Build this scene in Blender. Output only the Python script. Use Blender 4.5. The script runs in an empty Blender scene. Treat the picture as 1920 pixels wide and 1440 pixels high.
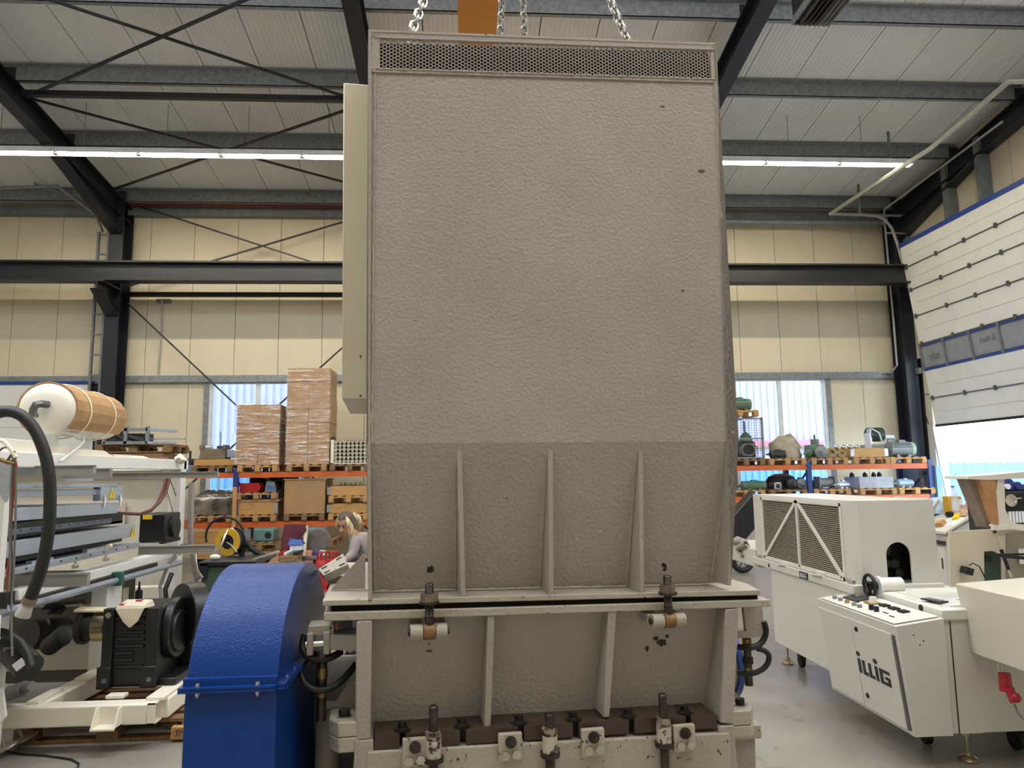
import bpy, bmesh, math, random
from mathutils import Vector as V, Matrix as Mx
random.seed(7)
sc=bpy.context.scene; COL=sc.collection
PI=math.pi; rad=math.radians
# ---------------------------------------------------------------- camera
CZ=1.8; F=1330.; PITCH=rad(7.2); YAW=rad(3.6); ROLL=rad(.8)
cd=bpy.data.cameras.new('camera'); cam=bpy.data.objects.new('camera',cd); COL.objects.link(cam)
RC=Mx.Rotation(-YAW,4,'Z')@Mx.Rotation(PI/2+PITCH,4,'X')@Mx.Rotation(-ROLL,4,'Z')
cam.matrix_world=Mx.Translation((0,0,CZ))@RC
cd.sensor_width=36; cd.lens=F/1920*36; cd.clip_end=300; cd.clip_start=.05
sc.camera=cam
# ---------------------------------------------------------------- world, lamps, exposure
sc.view_settings.view_transform='Standard'; sc.view_settings.look='None'
sc.view_settings.exposure=0.0; sc.view_settings.gamma=1; sc.view_settings.use_curve_mapping=False
w=bpy.data.worlds.new('sky'); sc.world=w; w.use_nodes=True
w.node_tree.nodes['Background'].inputs[0].default_value=(.72,.86,1,1)
w.node_tree.nodes['Background'].inputs[1].default_value=9.0
def area(name,loc,sx,sy,power,col=(1,.93,.8),rot=(0,0,0)):
    l=bpy.data.lights.new(name,'AREA'); l.shape='RECTANGLE'; l.size=sx; l.size_y=sy; l.energy=power; l.color=col
    o=bpy.data.objects.new(name,l); o.location=loc; o.rotation_euler=rot; COL.objects.link(o); return o
TUBE=105.0
for yy,pw in((4.9,520),(-.1,390),(-4.2,30)):
    area('lamp_row',(-1.5,yy,8.3),21,.18,pw,(1,.97,.92))
    area('ceiling_fill',(-1.5,yy,8.36),21,.18,pw*1.5,(.97,.98,1),(PI,0,0))  # upward fill light added to brighten the ceiling, not a fitted lamp
area('skylight',(-1.5,4.4,9.9),22,1.4,800,(.78,.88,1))
# ---------------------------------------------------------------- helpers
def ray(u,v): return (RC.to_3x3()@V(((u-960)/F,-(v-720)/F,-1)))
C0=V((0,0,CZ))
def yp(u,v,Y): d=ray(u,v); return C0+d*(Y/d.y)
def xp(u,v,X): d=ray(u,v); return C0+d*(X/d.x)
def zp(u,v,Z): d=ray(u,v); return C0+d*((Z-CZ)/d.z)
def lin(h):
    h=h.lstrip('#'); r=[int(h[i:i+2],16)/255 for i in(0,2,4)]
    return tuple(c/12.92 if c<=.04045 else((c+.055)/1.055)**2.4 for c in r)+(1,)
MT={}
def mat(name,hexc,rough=.5,metal=0,var=.08,vs=3,bump=0,bs=60,chip=None,chs=9,cht=.68,emit=0,alpha=1,trans=0,stretch=None,hex2=None,spec=.5):
    if name in MT: return MT[name]
    m=bpy.data.materials.new(name); m.use_nodes=True; nt=m.node_tree; N=nt.nodes; L=nt.links
    b=N['Principled BSDF']; c=lin(hexc)
    b.inputs['Roughness'].default_value=rough; b.inputs['Metallic'].default_value=metal
    b.inputs['Specular IOR Level'].default_value=spec
    tc=N.new('ShaderNodeTexCoord'); mp=N.new('ShaderNodeMapping'); L.new(tc.outputs['Object'],mp.inputs['Vector'])
    if stretch: mp.inputs['Scale'].default_value=stretch
    n=N.new('ShaderNodeTexNoise'); n.inputs['Scale'].default_value=vs; n.inputs['Detail'].default_value=5; L.new(mp.outputs[0],n.inputs['Vector'])
    r=N.new('ShaderNodeValToRGB'); L.new(n.outputs['Fac'],r.inputs[0])
    c2=lin(hex2) if hex2 else tuple(min(1,x*(1+var)) for x in c[:3])+(1,)
    r.color_ramp.elements[0].position=.35; r.color_ramp.elements[1].position=.65
    r.color_ramp.elements[0].color=tuple(x*(1-var) for x in c[:3])+(1,) ; r.color_ramp.elements[1].color=c2
    out=r.outputs[0]
    if chip:
        n2=N.new('ShaderNodeTexNoise'); n2.inputs['Scale'].default_value=chs; n2.inputs['Detail'].default_value=6; n2.inputs['Roughness'].default_value=.65; L.new(tc.outputs['Object'],n2.inputs['Vector'])
        r2=N.new('ShaderNodeValToRGB'); r2.color_ramp.elements[0].position=cht; r2.color_ramp.elements[1].position=cht+.03; L.new(n2.outputs['Fac'],r2.inputs[0])
        mx=N.new('ShaderNodeMixRGB'); mx.inputs[2].default_value=lin(chip); L.new(r2.outputs[0],mx.inputs[0]); L.new(out,mx.inputs[1]); out=mx.outputs[0]
    L.new(out,b.inputs['Base Color'])
    if bump:
        n3=N.new('ShaderNodeTexNoise'); n3.inputs['Scale'].default_value=bs; n3.inputs['Detail'].default_value=3; L.new(mp.outputs[0],n3.inputs['Vector'])
        bp=N.new('ShaderNodeBump'); bp.inputs['Strength'].default_value=bump; bp.inputs['Distance'].default_value=.01; L.new(n3.outputs['Fac'],bp.inputs['Height']); L.new(bp.outputs[0],b.inputs['Normal'])
    if emit: b.inputs['Emission Color'].default_value=c; b.inputs['Emission Strength'].default_value=emit
    if trans: b.inputs['Transmission Weight'].default_value=trans; b.inputs['IOR'].default_value=1.1
    b.inputs['Alpha'].default_value=alpha
    MT[name]=m; return m
def ribs(m,axis,scale,strength=.35,sharp=False):
    nt=m.node_tree; N=nt.nodes; L=nt.links; b=N['Principled BSDF']
    tc=N.new('ShaderNodeTexCoord'); wv=N.new('ShaderNodeTexWave'); wv.bands_direction=axis; wv.inputs['Scale'].default_value=scale; L.new(tc.outputs['Object'],wv.inputs['Vector'])
    rp=N.new('ShaderNodeValToRGB'); rp.color_ramp.elements[0].position=.0; rp.color_ramp.elements[1].position=.25; L.new(wv.outputs['Fac'],rp.inputs[0])
    bp=N.new('ShaderNodeBump'); bp.inputs['Strength'].default_value=strength; bp.inputs['Distance'].default_value=.01; L.new(rp.outputs[0],bp.inputs['Height'])
    L.new(bp.outputs[0],b.inputs['Normal']); return m
class MB:
    def __init__(s): s.v=[]; s.f=[]
    def add(s,vs,fs):
        o=len(s.v); s.v+=[V(p) for p in vs]; s.f+=[[i+o for i in f] for f in fs]; return s
    def loft(s,rings,cap=True,close=False):
        n=len(rings[0]); vs=[p for r in rings for p in r]; fs=[]
        R=len(rings)
        for k in range(R if close else R-1):
            a=k*n; b=((k+1)%R)*n
            for i in range(n): fs.append([a+i,a+(i+1)%n,b+(i+1)%n,b+i])
        if cap and not close: fs.append(list(range(n))[::-1]); fs.append([ (R-1)*n+i for i in range(n)])
        return s.add(vs,fs)
    def bb(s,x0,x1,y0,y1,z0,z1):
        return s.loft([[(x0,y0,z0),(x1,y0,z0),(x1,y1,z0),(x0,y1,z0)],[(x0,y0,z1),(x1,y0,z1),(x1,y1,z1),(x0,y1,z1)]])
    def box(s,c,d,R=None):
        k=MB().bb(-d[0]/2,d[0]/2,-d[1]/2,d[1]/2,-d[2]/2,d[2]/2)
        R=R or Mx.Identity(3)
        return s.add([V(c)+R@p for p in k.v],k.f)
    def bar(s,p,q,w,h,up=(0,0,1)):
        p=V(p);q=V(q); t=(q-p).normalized(); up=V(up)
        if abs(t.dot(up))>.98: up=V((0,1,0))
        a=t.cross(up).normalized(); b=a.cross(t)
        o=[(-1,-1),(1,-1),(1,1),(-1,1)]
        return s.loft([[c+a*(i*w/2)+b*(j*h/2) for i,j in o] for c in(p,q)])
    def cyl(s,p,q,r,n=16,r2=None):
        p=V(p);q=V(q); t=(q-p).normalized(); up=V((0,0,1)) if abs(t.z)<.9 else V((0,1,0))
        a=t.cross(up).normalized(); b=a.cross(t); r2=r if r2 is None else r2
        return s.loft([[c+a*(math.cos(2*PI*i/n)*k)+b*(math.sin(2*PI*i/n)*k) for i in range(n)] for c,k in((p,r),(q,r2))])
    def lathe(s,prof,p,t=(0,0,1),n=24):
        p=V(p);t=V(t).normalized(); up=V((0,0,1)) if abs(t.z)<.9 else V((0,1,0))
        a=t.cross(up).normalized(); b=a.cross(t)
        ring=prof[0][0]>.019 and prof[-1][0]>.019
        return s.loft([[p+t*h+a*(math.cos(2*PI*i/n)*max(r,1e-4))+b*(math.sin(2*PI*i/n)*max(r,1e-4)) for i in range(n)] for r,h in prof],close=ring)
    def tube(s,pts,r,n=8,closed=False,flat=None):
        pts=[V(p) for p in pts]; rings=[]; N=len(pts); prev=None
        for i,p in enumerate(pts):
            if closed: t=(pts[(i+1)%N]-pts[i-1]).normalized()
            else: t=(pts[min(i+1,N-1)]-pts[max(i-1,0)]).normalized()
            if prev is None:
                up=V((0,0,1)) if abs(t.z)<.9 else V((0,1,0)); a=t.cross(up).normalized()
            else: a=(prev-t*prev.dot(t)).normalized()
            prev=a; b=a.cross(t); rr=r[i] if isinstance(r,(list,tuple)) else r
            rings.append([p+a*(math.cos(2*PI*k/n)*rr)+b*(math.sin(2*PI*k/n)*rr*(flat or 1)) for k in range(n)])
        return s.loft(rings,close=closed)
    def prism(s,poly,ax,t0,t1):
        f={'x':lambda a,b,t:(t,a,b),'y':lambda a,b,t:(a,t,b),'z':lambda a,b,t:(a,b,t)}[ax]
        return s.loft([[f(a,b,t0) for a,b in poly],[f(a,b,t1) for a,b in poly]])
    def sph(s,c,r,n=12,sc=(1,1,1),R=None):
        R=R or Mx.Identity(3); rings=[]
        for j in range(n//2+1):
            th=PI*j/(n//2); rr=max(math.sin(th),1e-3)
            rings.append([V(c)+R@V((r*sc[0]*rr*math.cos(2*PI*i/n),r*sc[1]*rr*math.sin(2*PI*i/n),-r*sc[2]*math.cos(th))) for i in range(n)])
        return s.loft(rings)
    def hexn(s,p,t,af,h): # hex nut / bolt head
        p=V(p); return s.cyl(p,p+V(t).normalized()*h,af/1.732,6)
    def mesh(s,name,m,W=None,smooth=40):
        me=bpy.data.meshes.new(name); vs=[W@p for p in s.v] if W else s.v
        me.from_pydata([tuple(p) for p in vs],[],s.f)
        bm=bmesh.new(); bm.from_mesh(me); bmesh.ops.recalc_face_normals(bm,faces=bm.faces); bm.to_mesh(me); bm.free()
        if smooth:
            me.polygons.foreach_set('use_smooth',[True]*len(me.polygons)); me.set_sharp_from_angle(angle=rad(smooth))
        me.materials.append(m); return me
    def build(s,name,m,parent=None,world=True,bevel=0,smooth=40,seg=2,**tags):
        W=None
        if parent is not None and world: W=ROOT[parent.name].inverted()
        me=s.mesh(name,m,W,smooth); o=bpy.data.objects.new(name,me); COL.objects.link(o)
        if parent is not None: o.parent=parent; ROOT[o.name]=ROOT[parent.name]
        else: ROOT[o.name]=Mx.Identity(4)
        if bevel:
            md=o.modifiers.new('bevel','BEVEL'); md.width=bevel; md.segments=seg; md.limit_method='ANGLE'; md.angle_limit=rad(40); md.harden_normals=False
        for k,vv in tags.items(): o[k]=vv
        return o
    def local(s,name,m,parent,**k): return s.build(name,m,parent,world=False,**k)
ROOT={}
def thing(name,label,cat,loc=(0,0,0),rz=0,group=None,kind=None,R=None):
    o=bpy.data.objects.new(name,None); COL.objects.link(o); o.empty_display_size=.1
    M=Mx.Translation(loc)@(R.to_4x4() if R else Mx.Rotation(rz,4,'Z')); o.matrix_world=M; ROOT[o.name]=M
    if kind: o['kind']=kind
    else:
        o['label']=label; o['category']=cat
    if label: o['label']=label
    if group: o['group']=group
    return o
def tag(o,label,cat,group=None):
    o['label']=label; o['category']=cat
    if group: o['group']=group
    return o
def piece(src,parent,loc=(0,0,0),rot=None):
    o=bpy.data.objects.new(src.name.split('.')[0],src.data); COL.objects.link(o)
    o.parent=parent; o.location=loc
    if rot: o.rotation_euler=rot
    for md in src.modifiers:
        if md.type=='BEVEL':
            k=o.modifiers.new('bevel','BEVEL'); k.width=md.width; k.segments=md.segments; k.limit_method='ANGLE'; k.angle_limit=md.angle_limit
    return o
def dup(root,loc,rz=None,label=None,group=None):
    r=root.copy(); COL.objects.link(r); r.location=loc
    if rz is not None: r.rotation_euler=(0,0,rz)
    if label: r['label']=label
    if group: r['group']=group
    def rec(a,b):
        for ch in list(a.children):
            c=ch.copy(); COL.objects.link(c); c.parent=b; rec(ch,c)
    rec(root,r)
    r_m=Mx.Translation(loc)@Mx.Rotation(r.rotation_euler.z,4,'Z'); ROOT[r.name]=r_m
    return r
# ---------------------------------------------------------------- materials
def M(k): return MT[k]
cream=mat('cream_cladding','d9cfb6',.45,0,.03,1.5); ribs(cream,'X',16,.12)
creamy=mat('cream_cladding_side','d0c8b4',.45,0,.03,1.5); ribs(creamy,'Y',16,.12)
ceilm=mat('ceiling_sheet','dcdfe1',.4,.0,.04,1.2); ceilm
deck=mat('backing_dark','2b2b2c',.9)
navy=mat('navy_steel','151a26',.42,0,.15,4)
navyb=mat('black_steel','1b1c20',.4,0,.15,4)
galv=mat('galvanized','878d91',.4,.35,.18,14)
galvd=mat('galvanized_dull','787d80',.5,.25,.15,6)
redp=mat('dark_red_pipe','5a2420',.5)
blue=mat('blue_edge','1c3f8e',.4)
doorw=mat('white_door_sheet','e6e8e6',.4,0,.03,3); 
rubber=mat('black_rubber','161617',.6,0,.15,12)
conc=mat('concrete','938d83',.3,0,.04,2.3,bump=.05,bs=25,hex2='857f75',chip='76716a',chs=3.1,cht=.6)
glass=mat('window_glass','f4f8ff',.04,0,0,alpha=1,trans=1.0)
pvc=mat('white_pvc','dfe3e6',.35)
tubem=mat('lit_tube','fff3d8',.3,emit=TUBE)
# ---------------------------------------------------------------- room shell
XL,XR,YB,YF=-14.6,10.95,17.1,-8.
SL=.1459; RY=4.5
def roofz(y): return 8.5+(YB-y)*SL if y>=RY else 8.5+(YB-RY)*SL-(RY-y)*SL
def struct(o): o['kind']='structure'; return o
struct(MB().bb(XL-2,XR+.3,YF-1,YB+.3,-.3,0).build('floor',conc))
# ceiling: one sheet per metre
ce=thing('ceiling',None,None,(0,0,0),kind='structure')
def sheet(x0,x1,y0,y1,m,name='ceiling_panel',t=.05,lift=0):
    z0,z1=roofz(y0)+lift,roofz(y1)+lift
    return MB().loft([[(x0,y0,z0),(x1,y0,z0),(x1,y1,z1),(x0,y1,z1)],[(x0,y0,z0+t),(x1,y0,z0+t),(x1,y1,z1+t),(x0,y1,z1+t)]])
src=None; x=-14.72
prof=[(0,0)]
for q in range(1,12): c=q*.982/12; prof+=[(c-.012,0),(c-.004,.007),(c+.004,.007),(c+.012,0)]
prof+=[(.982,0)]; back=[(.982,.05),(0,.05)]
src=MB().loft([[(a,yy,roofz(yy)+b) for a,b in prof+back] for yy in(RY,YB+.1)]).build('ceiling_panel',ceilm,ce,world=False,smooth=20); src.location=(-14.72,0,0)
k=1
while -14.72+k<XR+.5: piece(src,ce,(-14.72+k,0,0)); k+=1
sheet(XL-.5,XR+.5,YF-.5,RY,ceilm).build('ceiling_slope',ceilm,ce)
sheet(XL-.5,XR+.5,RY,YB+.4,deck,t=.1,lift=.06).build('roof_light_block',deck,ce)  # dark slab added above the panels to keep sky light out of the gaps
# back wall: upper panels, lower panels with window gaps
wb=thing('wall_back',None,None,(0,YB,0),kind='structure')
PW=1.031; PX0=-7.63-7*PW
WIN=[(-6.1,-3.85),(6.55,8.92)]   # window openings
up=MB().bb(.006,PW-.006,0,.08,4.18,8.56).build('wall_panel',cream,wb,world=False); up.location=(PX0,0,0)
lo=None
for i in range(26):
    x0=PX0+i*PW
    if i: piece(up,wb,(x0,0,0))
    x1=x0+PW
    if x0<-8.75: continue                      # sectional door there
    segs=[(x0,x1)]
    for a,b in WIN:
        segs=[(p,q) for s,e in segs for p,q in((s,min(e,a)),(max(s,b),e)) if q-p>.02]
    for p,q in segs:
        MB().bb(p+.006,q-.006,YB,YB+.08,0 if True else 0,4.10).build('wall_panel',cream,wb)
    if segs!=[(x0,x1)]:
        for a,b in WIN:
            p,q=max(x0,a),min(x1,b)
            if q-p>.05: MB().bb(p+.004,q-.004,YB,YB+.08,0,1.0).build('wall_panel',cream,wb)
MB().bb(XL,XR,YB+.1,YB+.14,4.1,9).build('backing_sheet',deck,wb)
for a,b in((-8.75,WIN[0][0]),(WIN[0][1],WIN[1][0]),(WIN[1][1],XR)): MB().bb(a,b,YB+.1,YB+.14,0,4.1).build('backing_sheet',deck,wb)
# right wall with door opening y 11..16.35, z<4.5
wr=thing('wall_right',None,None,(XR,0,0),kind='structure')
DY0,DY1,DZ=10.6,16.3,4.45
y=YB-PW
while y>YF:
    full=not(y+PW>DY0 and y<DY1)
    z0=0 if full else DZ
    MB().bb(XR,XR+.08,y+.006,y+PW-.006,z0,6.28).build('wall_panel',creamy,wr)
    MB().bb(XR,XR+.08,y+.006,y+PW-.006,6.34,roofz(y)+.1).build('wall_panel',creamy,wr)
    y-=PW
MB().bb(XR,XR+.08,DY1,YB-PW-.0,0,DZ).build('wall_panel',creamy,wr)
MB().bb(XR+.1,XR+.14,YF,YB,DZ,11).build('backing_sheet',deck,wr)
MB().bb(XR+.1,XR+.14,YF,DY0,0,DZ).build('backing_sheet',deck,wr); MB().bb(XR+.1,XR+.14,DY1,YB,0,DZ).build('backing_sheet',deck,wr)
struct(MB().bb(XL-.1,XL,YF,YB,0,11).build('wall_left',creamy))
struct(MB().bb(XL,XR,YF-.1,YF,0,9.5).build('wall_front',cream))
# wall girts and eave trims
def trim(n,mb,m): return struct(mb.build('trim_%d'%n,m))
trim(1,MB().bb(XL,-8.55,16.98,17.09,4.02,4.2).bb(-8.0,10.7,16.98,17.09,4.04,4.2),galv)
trim(2,MB().bb(XL,10.8,16.9,17.09,8.08,8.3),galvd)
zr=yp(450,381,16.72).z; trim(3,MB().cyl((-7.98,16.72,zr),(-1.9,16.72,zr),.1,12),redp)
trim(4,MB().cyl((4.8,16.75,7.98),(10.6,16.75,7.98),.07,12),galv)
trim(5,MB().bb(10.8,10.94,9,16.6,6.22,6.42),galvd)
trim(6,MB().bb(10.84,10.94,16.3,16.46,6.42,8.3).bb(10.7,10.94,14.55,14.7,6.42,8.6).bb(10.7,10.94,13.5,13.65,6.42,8.7),galvd)
trim(7,MB().bb(10.86,10.94,16.3,17.08,4.06,4.2),galvd)
# steel columns and rafters
def I_sec(mb,p,q,wd,dp,up,tf=.03):
    p=V(p);q=V(q); t=(q-p).normalized(); up=V(up); up=(up-t*up.dot(t)).normalized()
    mb.bar(p+up*(dp/2-tf/2),q+up*(dp/2-tf/2),wd,tf,up); mb.bar(p-up*(dp/2-tf/2),q-up*(dp/2-tf/2),wd,tf,up); mb.bar(p,q,.02,dp-2*tf,up); return mb
FX=[-8.13,-1.72,4.6,10.79]
nm=['left of the cardboard stacks','hidden behind the grey hopper, left','hidden behind the grey hopper, right','in the corner beside the sectional door']
rn=['leftmost of the sloping roof rafters','rafter rising past the top left corner of the hopper','rafter rising past the top right corner of the hopper','rafter along the right side wall']
for x,a,b in zip(FX,nm,rn):
    c=thing('steel_column','navy steel column '+a,'column',(x,16.7,0))
    I_sec(MB(),(x,16.7,0),(x,16.7,8.5),.3,.5,(0,1,0)).build('shaft',navy,c)
    MB().bb(x-.22,x+.22,16.4,17,0,.03).build('base_plate',navy,c)
    if x<10:
        MB().prism([(16.45,5.5),(16.45,6.14),(15.72,6.14),(15.72,5.98)],'x',x-.015,x+.015).bb(x-.15,x+.15,15.7,16.45,6.12,6.15).bar((x,15.72,5.97),(x,16.45,5.5),.28,.02).build('bracket',navyb,c)
    r=thing('rafter','navy steel '+rn,'beam',(x,16.4,8.0)) if False else thing('rafter','navy steel '+b,'beam',(x,16.4,8.0))
    o=.30; dp=.42
    I_sec(MB(),(x,16.95,roofz(16.95)-o-dp/2),(x,RY,roofz(RY)-o-dp/2),.26,dp,(0,0,1)).build('beam',navy,r)
    MB().prism([(16.45,roofz(16.45)-o-dp),(13.6,roofz(13.6)-o-dp),(16.45,roofz(16.45)-o-dp-.42)],'x',x-.012,x+.012).bar((x,16.45,roofz(16.45)-o-dp-.42),(x,13.6,roofz(13.6)-o-dp),.26,.025).build('haunch',navy,r)
    for py in(14.35,12.4,10.55): MB().bb(x-.1,x+.1,py-.01,py+.13,roofz(py)-.34,roofz(py)-.05).build('cleat',navyb,r)
for py,l in((16.55,'lowest, along the eave'),(14.35,'second up from the eave, just above the lamp row'),(12.4,'third up from the eave'),(10.55,'fourth up from the eave, at the top of the picture')):
    z=roofz(py)
    pr=MB().bb(XL,10.8,py,py+.012,z-.30,z-.01).bb(XL,10.8,py-.09,py,z-.012-.01,z-.01).bb(XL,10.8,py,py+.09,z-.30,z-.288).build('purlin',galv)
    tag(pr,'grey galvanized roof purlin, '+l,'purlin','roof purlins')
# crane runway beam
cr=thing('crane_runway','long black steel crane runway beam crossing in front of the back wall','beam',(0,15.9,6.15))
I_sec(MB(),(XL,15.9,6.38),(10.75,15.9,6.38),.32,.44,(0,0,1)).build('beam',navyb,cr)
MB().bb(XL,10.7,15.87,15.93,6.6,6.65).build('rail',navyb,cr)
# bracing rods, wall and roof
def rod(a,b,lab,w_=.055,nm='brace_rod',m=navyb): return tag(MB().bar(a,b,w_,.03).build(nm,m),lab,'brace')
rod((-7.95,16.75,8.3),(-1.85,16.75,6.28),'dark flat wall brace falling to the right above the runway beam')
rod((-7.95,16.78,6.3),(-1.85,16.78,8.28),'dark flat wall brace rising to the right above the runway beam')
tag(MB().bb(-7.98,-1.87,16.66,16.76,6.03,6.13).build('tie_strut',navyb),'thin black horizontal strut just below the runway beam','strut')
rod((-7.95,16.75,5.9),(-1.85,16.75,.15),'dark flat wall brace falling to the right across the window')
rod((-1.85,16.78,5.85),(-7.95,16.78,.15),'dark flat wall brace rising to the right behind the carton stacks')
def rp(u,v,off=.5):
    d=ray(u,v); t=(8.5-off+YB*SL-CZ)/(d.z+SL*d.y); return C0+d*t
yA,yBb,yC=16.2,12.9,9.6
def rr(xx,y): return (xx,y,roofz(y)-.45)
n1=rp(100,188); 
Y1=n1.y; Y0=rp(250,361).y; Y2=Y1-(Y0-Y1)
a,b=-7.98,-1.87
rod(rr(a,Y1),rr(b,Y2),'dark roof brace rod rising to the right in the upper roof cross')
rod(rr(a,Y2),rr(b,Y1),'dark roof brace rod falling to the right in the upper roof cross')
rod(rr(a,Y0),rr(b,Y1),'dark roof brace rod rising to the right behind the lamp row')
rod(rr(a,Y1),rr(b,Y0),'dark roof brace rod falling to the right behind the lamp row')
tag(MB().bar(rr(a,Y1-.1),rr(b,Y1-.1),.1,.1).build('tie_strut',navyb),'thick black horizontal roof strut between two rafters above the lamp row','strut')
# lamp row
LY=13.4; l0=yp(105,287,LY).x; LZ=7.98; pit=1.545
def lamp(x,lab,grp):
    t=thing('fluorescent_light',lab,'lamp',(x,LY,LZ),group=grp)
    MB().prism([(-.095,.004),(-.05,.062),(.05,.062),(.095,.004),(.098,.004),(.06,.09),(.045,.13),(-.045,.13),(-.06,.09),(-.098,.004)],'x',0,pit-.01).local('housing',pvc,t)
    MB().cyl((.04,0,.02),(pit-.05,0,.02),.032,8).local('tube',tubem,t)
    for x0 in(0,pit-.05): MB().bb(x0,x0+.04,-.05,.05,-.01,.08).local('end_cap',pvc,t)
    MB().cyl((.5,0,.13),(.5,0,roofz(LY)-LZ),.006,5).local('hanger',galvd,t)
    return t
i0=-4
names={-1:'at the left edge of the frame',0:'second from the left frame edge',1:'above the crossing of roof braces',2:'third from the hopper on its left',3:'ending at the steel box beside the hopper'}
xs=[l0+i*pit for i in range(-1,12)]
base=lamp(l0-pit,'lit fluorescent tube lamp in the roof row, '+names[-1],'fluorescent lamps in the ceiling row')
for i in range(0,12):
    xx=l0+i*pit
    if xx+pit>9.2: break
    px_=names.get(i,None)
    if px_ is None:
        px_='hidden behind the hopper' if xx+pit<5.3 else {0:'just right of the hopper',1:'second right of the hopper',2:'last before the right wall'}[min(2,int((xx-4.2)/pit))]
    dup(base,(xx,LY,LZ),label='lit fluorescent tube lamp in the roof row, '+px_)
# ---------------------------------------------------------------- windows, doors, conduits, heater, outside
def thin_glass(name,col,tr=.9):
    m=bpy.data.materials.new(name); m.use_nodes=True; nt=m.node_tree; N=nt.nodes; L=nt.links; N.remove(N['Principled BSDF'])
    t=N.new('ShaderNodeBsdfTransparent'); t.inputs[0].default_value=lin(col); g=N.new('ShaderNodeBsdfGlossy'); g.inputs['Roughness'].default_value=.06
    d=N.new('ShaderNodeFresnel'); d.inputs[0].default_value=1.3
    mx=N.new('ShaderNodeMixShader'); L.new(d.outputs[0],mx.inputs[0]); L.new(t.outputs[0],mx.inputs[1]); L.new(g.outputs[0],mx.inputs[2]); L.new(mx.outputs[0],N['Material Output'].inputs[0]); MT[name]=m; return m
pane=thin_glass('pane_glass','e6f0fa'); film=mat('filmed_pane','8d939c',.35,0,.08,5)
bluedoor=mat('blue_frame','23407f',.4)
for n,(a,b) in enumerate(WIN):
    wo=thing('window_%d'%(n+1),None,None,((a+b)/2,YB,1),kind='structure')
    c=(a+b)/2; fr=MB()
    for x0,x1 in((a,a+.09),(b-.09,b),(c-.05,c+.05)): fr.bb(x0,x1,YB-.03,YB+.06,1.0,4.1)
    for z0,z1 in((1.0,1.1),(2.3,2.38),(4.0,4.1)): fr.bb(a,b,YB-.025,YB+.055,z0,z1)
    fr.build('window_frame',pvc,wo)
    MB().bb(b-.0,b+.12,YB-.05,YB+.0,1.0,4.05).bb(a-.12,a,YB-.05,YB,1.0,4.05).build('window_trim',galv,wo)
    for x0,x1 in((a+.09,c-.05),(c+.05,b-.09)):
        for z0,z1 in((1.1,2.3),(2.38,4.0)): MB().bb(x0,x1,YB+.01,YB+.016,z0,z1).build('pane',pane,wo)
# door_1: sectional door in the back wall, far left
MB_bk=None
d1=thing('door_1',None,None,(-11.5,16.95,0),kind='structure')
for i in range(8): MB().bb(-14.5,-8.75,16.93,16.98,.004+i*.5,.5+i*.5).build('door_section',doorw,d1,bevel=.012)
MB().bb(-14.5,-8.7,16.9,16.99,4.0,4.07).build('top_seal',blue,d1)
MB().bb(-14.6,-8.6,17.02,17.06,0,4.1).build('door_light_block',deck,d1)  # dark sheet added behind the door to block light through its joints
tr=MB()
for x in(-8.68,-8.45): tr.bb(x-.025,x+.025,16.72,16.78,0,7.6)
for i in range(10): tr.bb(-8.68,-8.45,16.73,16.77,3.2+i*.48,3.24+i*.48)
pts=[(-8.6,16.75,7.6),(-8.7,16.6,8.0),(-9.2,16.4,8.35),(-9.9,16.2,8.55)]
tr.tube(pts,.03,6); a=yp(108,349,15.6); tr.tube([yp(192,412,16.3),a,yp(-60,355,15.6)],.035,6)
tr.build('door_track',galvd,d1)
# door_2: sectional door in the right wall
d2=thing('door_2',None,None,(10.7,13.4,0),kind='structure')
ztop=yp(1690,465,15.9); zbot=yp(1757,797,15.9)
def leaf(z): 
    t=(z-zbot.z)/(ztop.z-zbot.z); return zbot.x-.04+(ztop.x-zbot.x)*t
vs=[(1690,465),(1698,504),(1708,546),(1719,594.5),(1729,646),(1741,696),(1750,747),(1757,797)]
zs=[yp(u,v,15.9).z for u,v in vs]
Y0d,Y1d=10.9,15.9
def slab(z0,z1,y0,y1,t=.045,off=0):
    x0,x1=leaf(z0)+off,leaf(z1)+off
    return MB().loft([[(x0,y0,z0),(x0+t,y0,z0),(x0+t,y1,z0),(x0,y1,z0)],[(x1,y0,z1),(x1+t,y0,z1),(x1+t,y1,z1),(x1,y1,z1)]])
hinge=mat('hinge_steel','6d6f70',.4,.7)
for k in range(7):
    z1,z0=zs[k],zs[k+1]
    if k==4:
        s=slab(z0,z1,Y0d,Y1d)
        f=MB(); 
        for zz,hh in((z0,.07),(z1-.07,.07)): q=slab(zz,zz+hh,Y0d,Y1d,.06,-.01); f.add(q.v,q.f)
        f.build('window_rail',bluedoor,d2)
        n=6
        for j in range(n+1):
            yy=Y0d+(Y1d-Y0d)*j/n; slab(z0,z1,yy-.03,yy+.03,.07,-.02).build('window_post',galvd,d2)
            if j<n: slab(z0+.07,z1-.07,yy+.03,yy+(Y1d-Y0d)/n-.03,.02,.01).build('pane',film,d2)
        continue
    slab(z0+.006,z1-.006,Y0d,Y1d).build('door_section',doorw,d2,bevel=.01)
    e=MB(); zm=(z0+z1)/2
    q=slab(zm-.015,zm+.015,Y0d+.1,Y1d-.25,.012,-.012); q.build('embossed_line',doorw,d2)
for k in (1,2,3,4,6):
    z=zs[k]; f=MB(); q=slab(z-.012,z+.012,Y0d,Y1d,.02,-.016); f.add(q.v,q.f)
    f.build('joint_strip',hinge,d2)
    for j in range(5):
        yy=Y1d-.9*j-(.12 if j==0 else .3); slab(z-.05,z+.05,yy-.03,yy+.03,.03,-.04).build('hinge',hinge,d2)
slab(zs[0]-.01,zs[0]+.09,Y0d,Y1d+.02,.06,-.012).build('top_seal',blue,d2)
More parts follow.
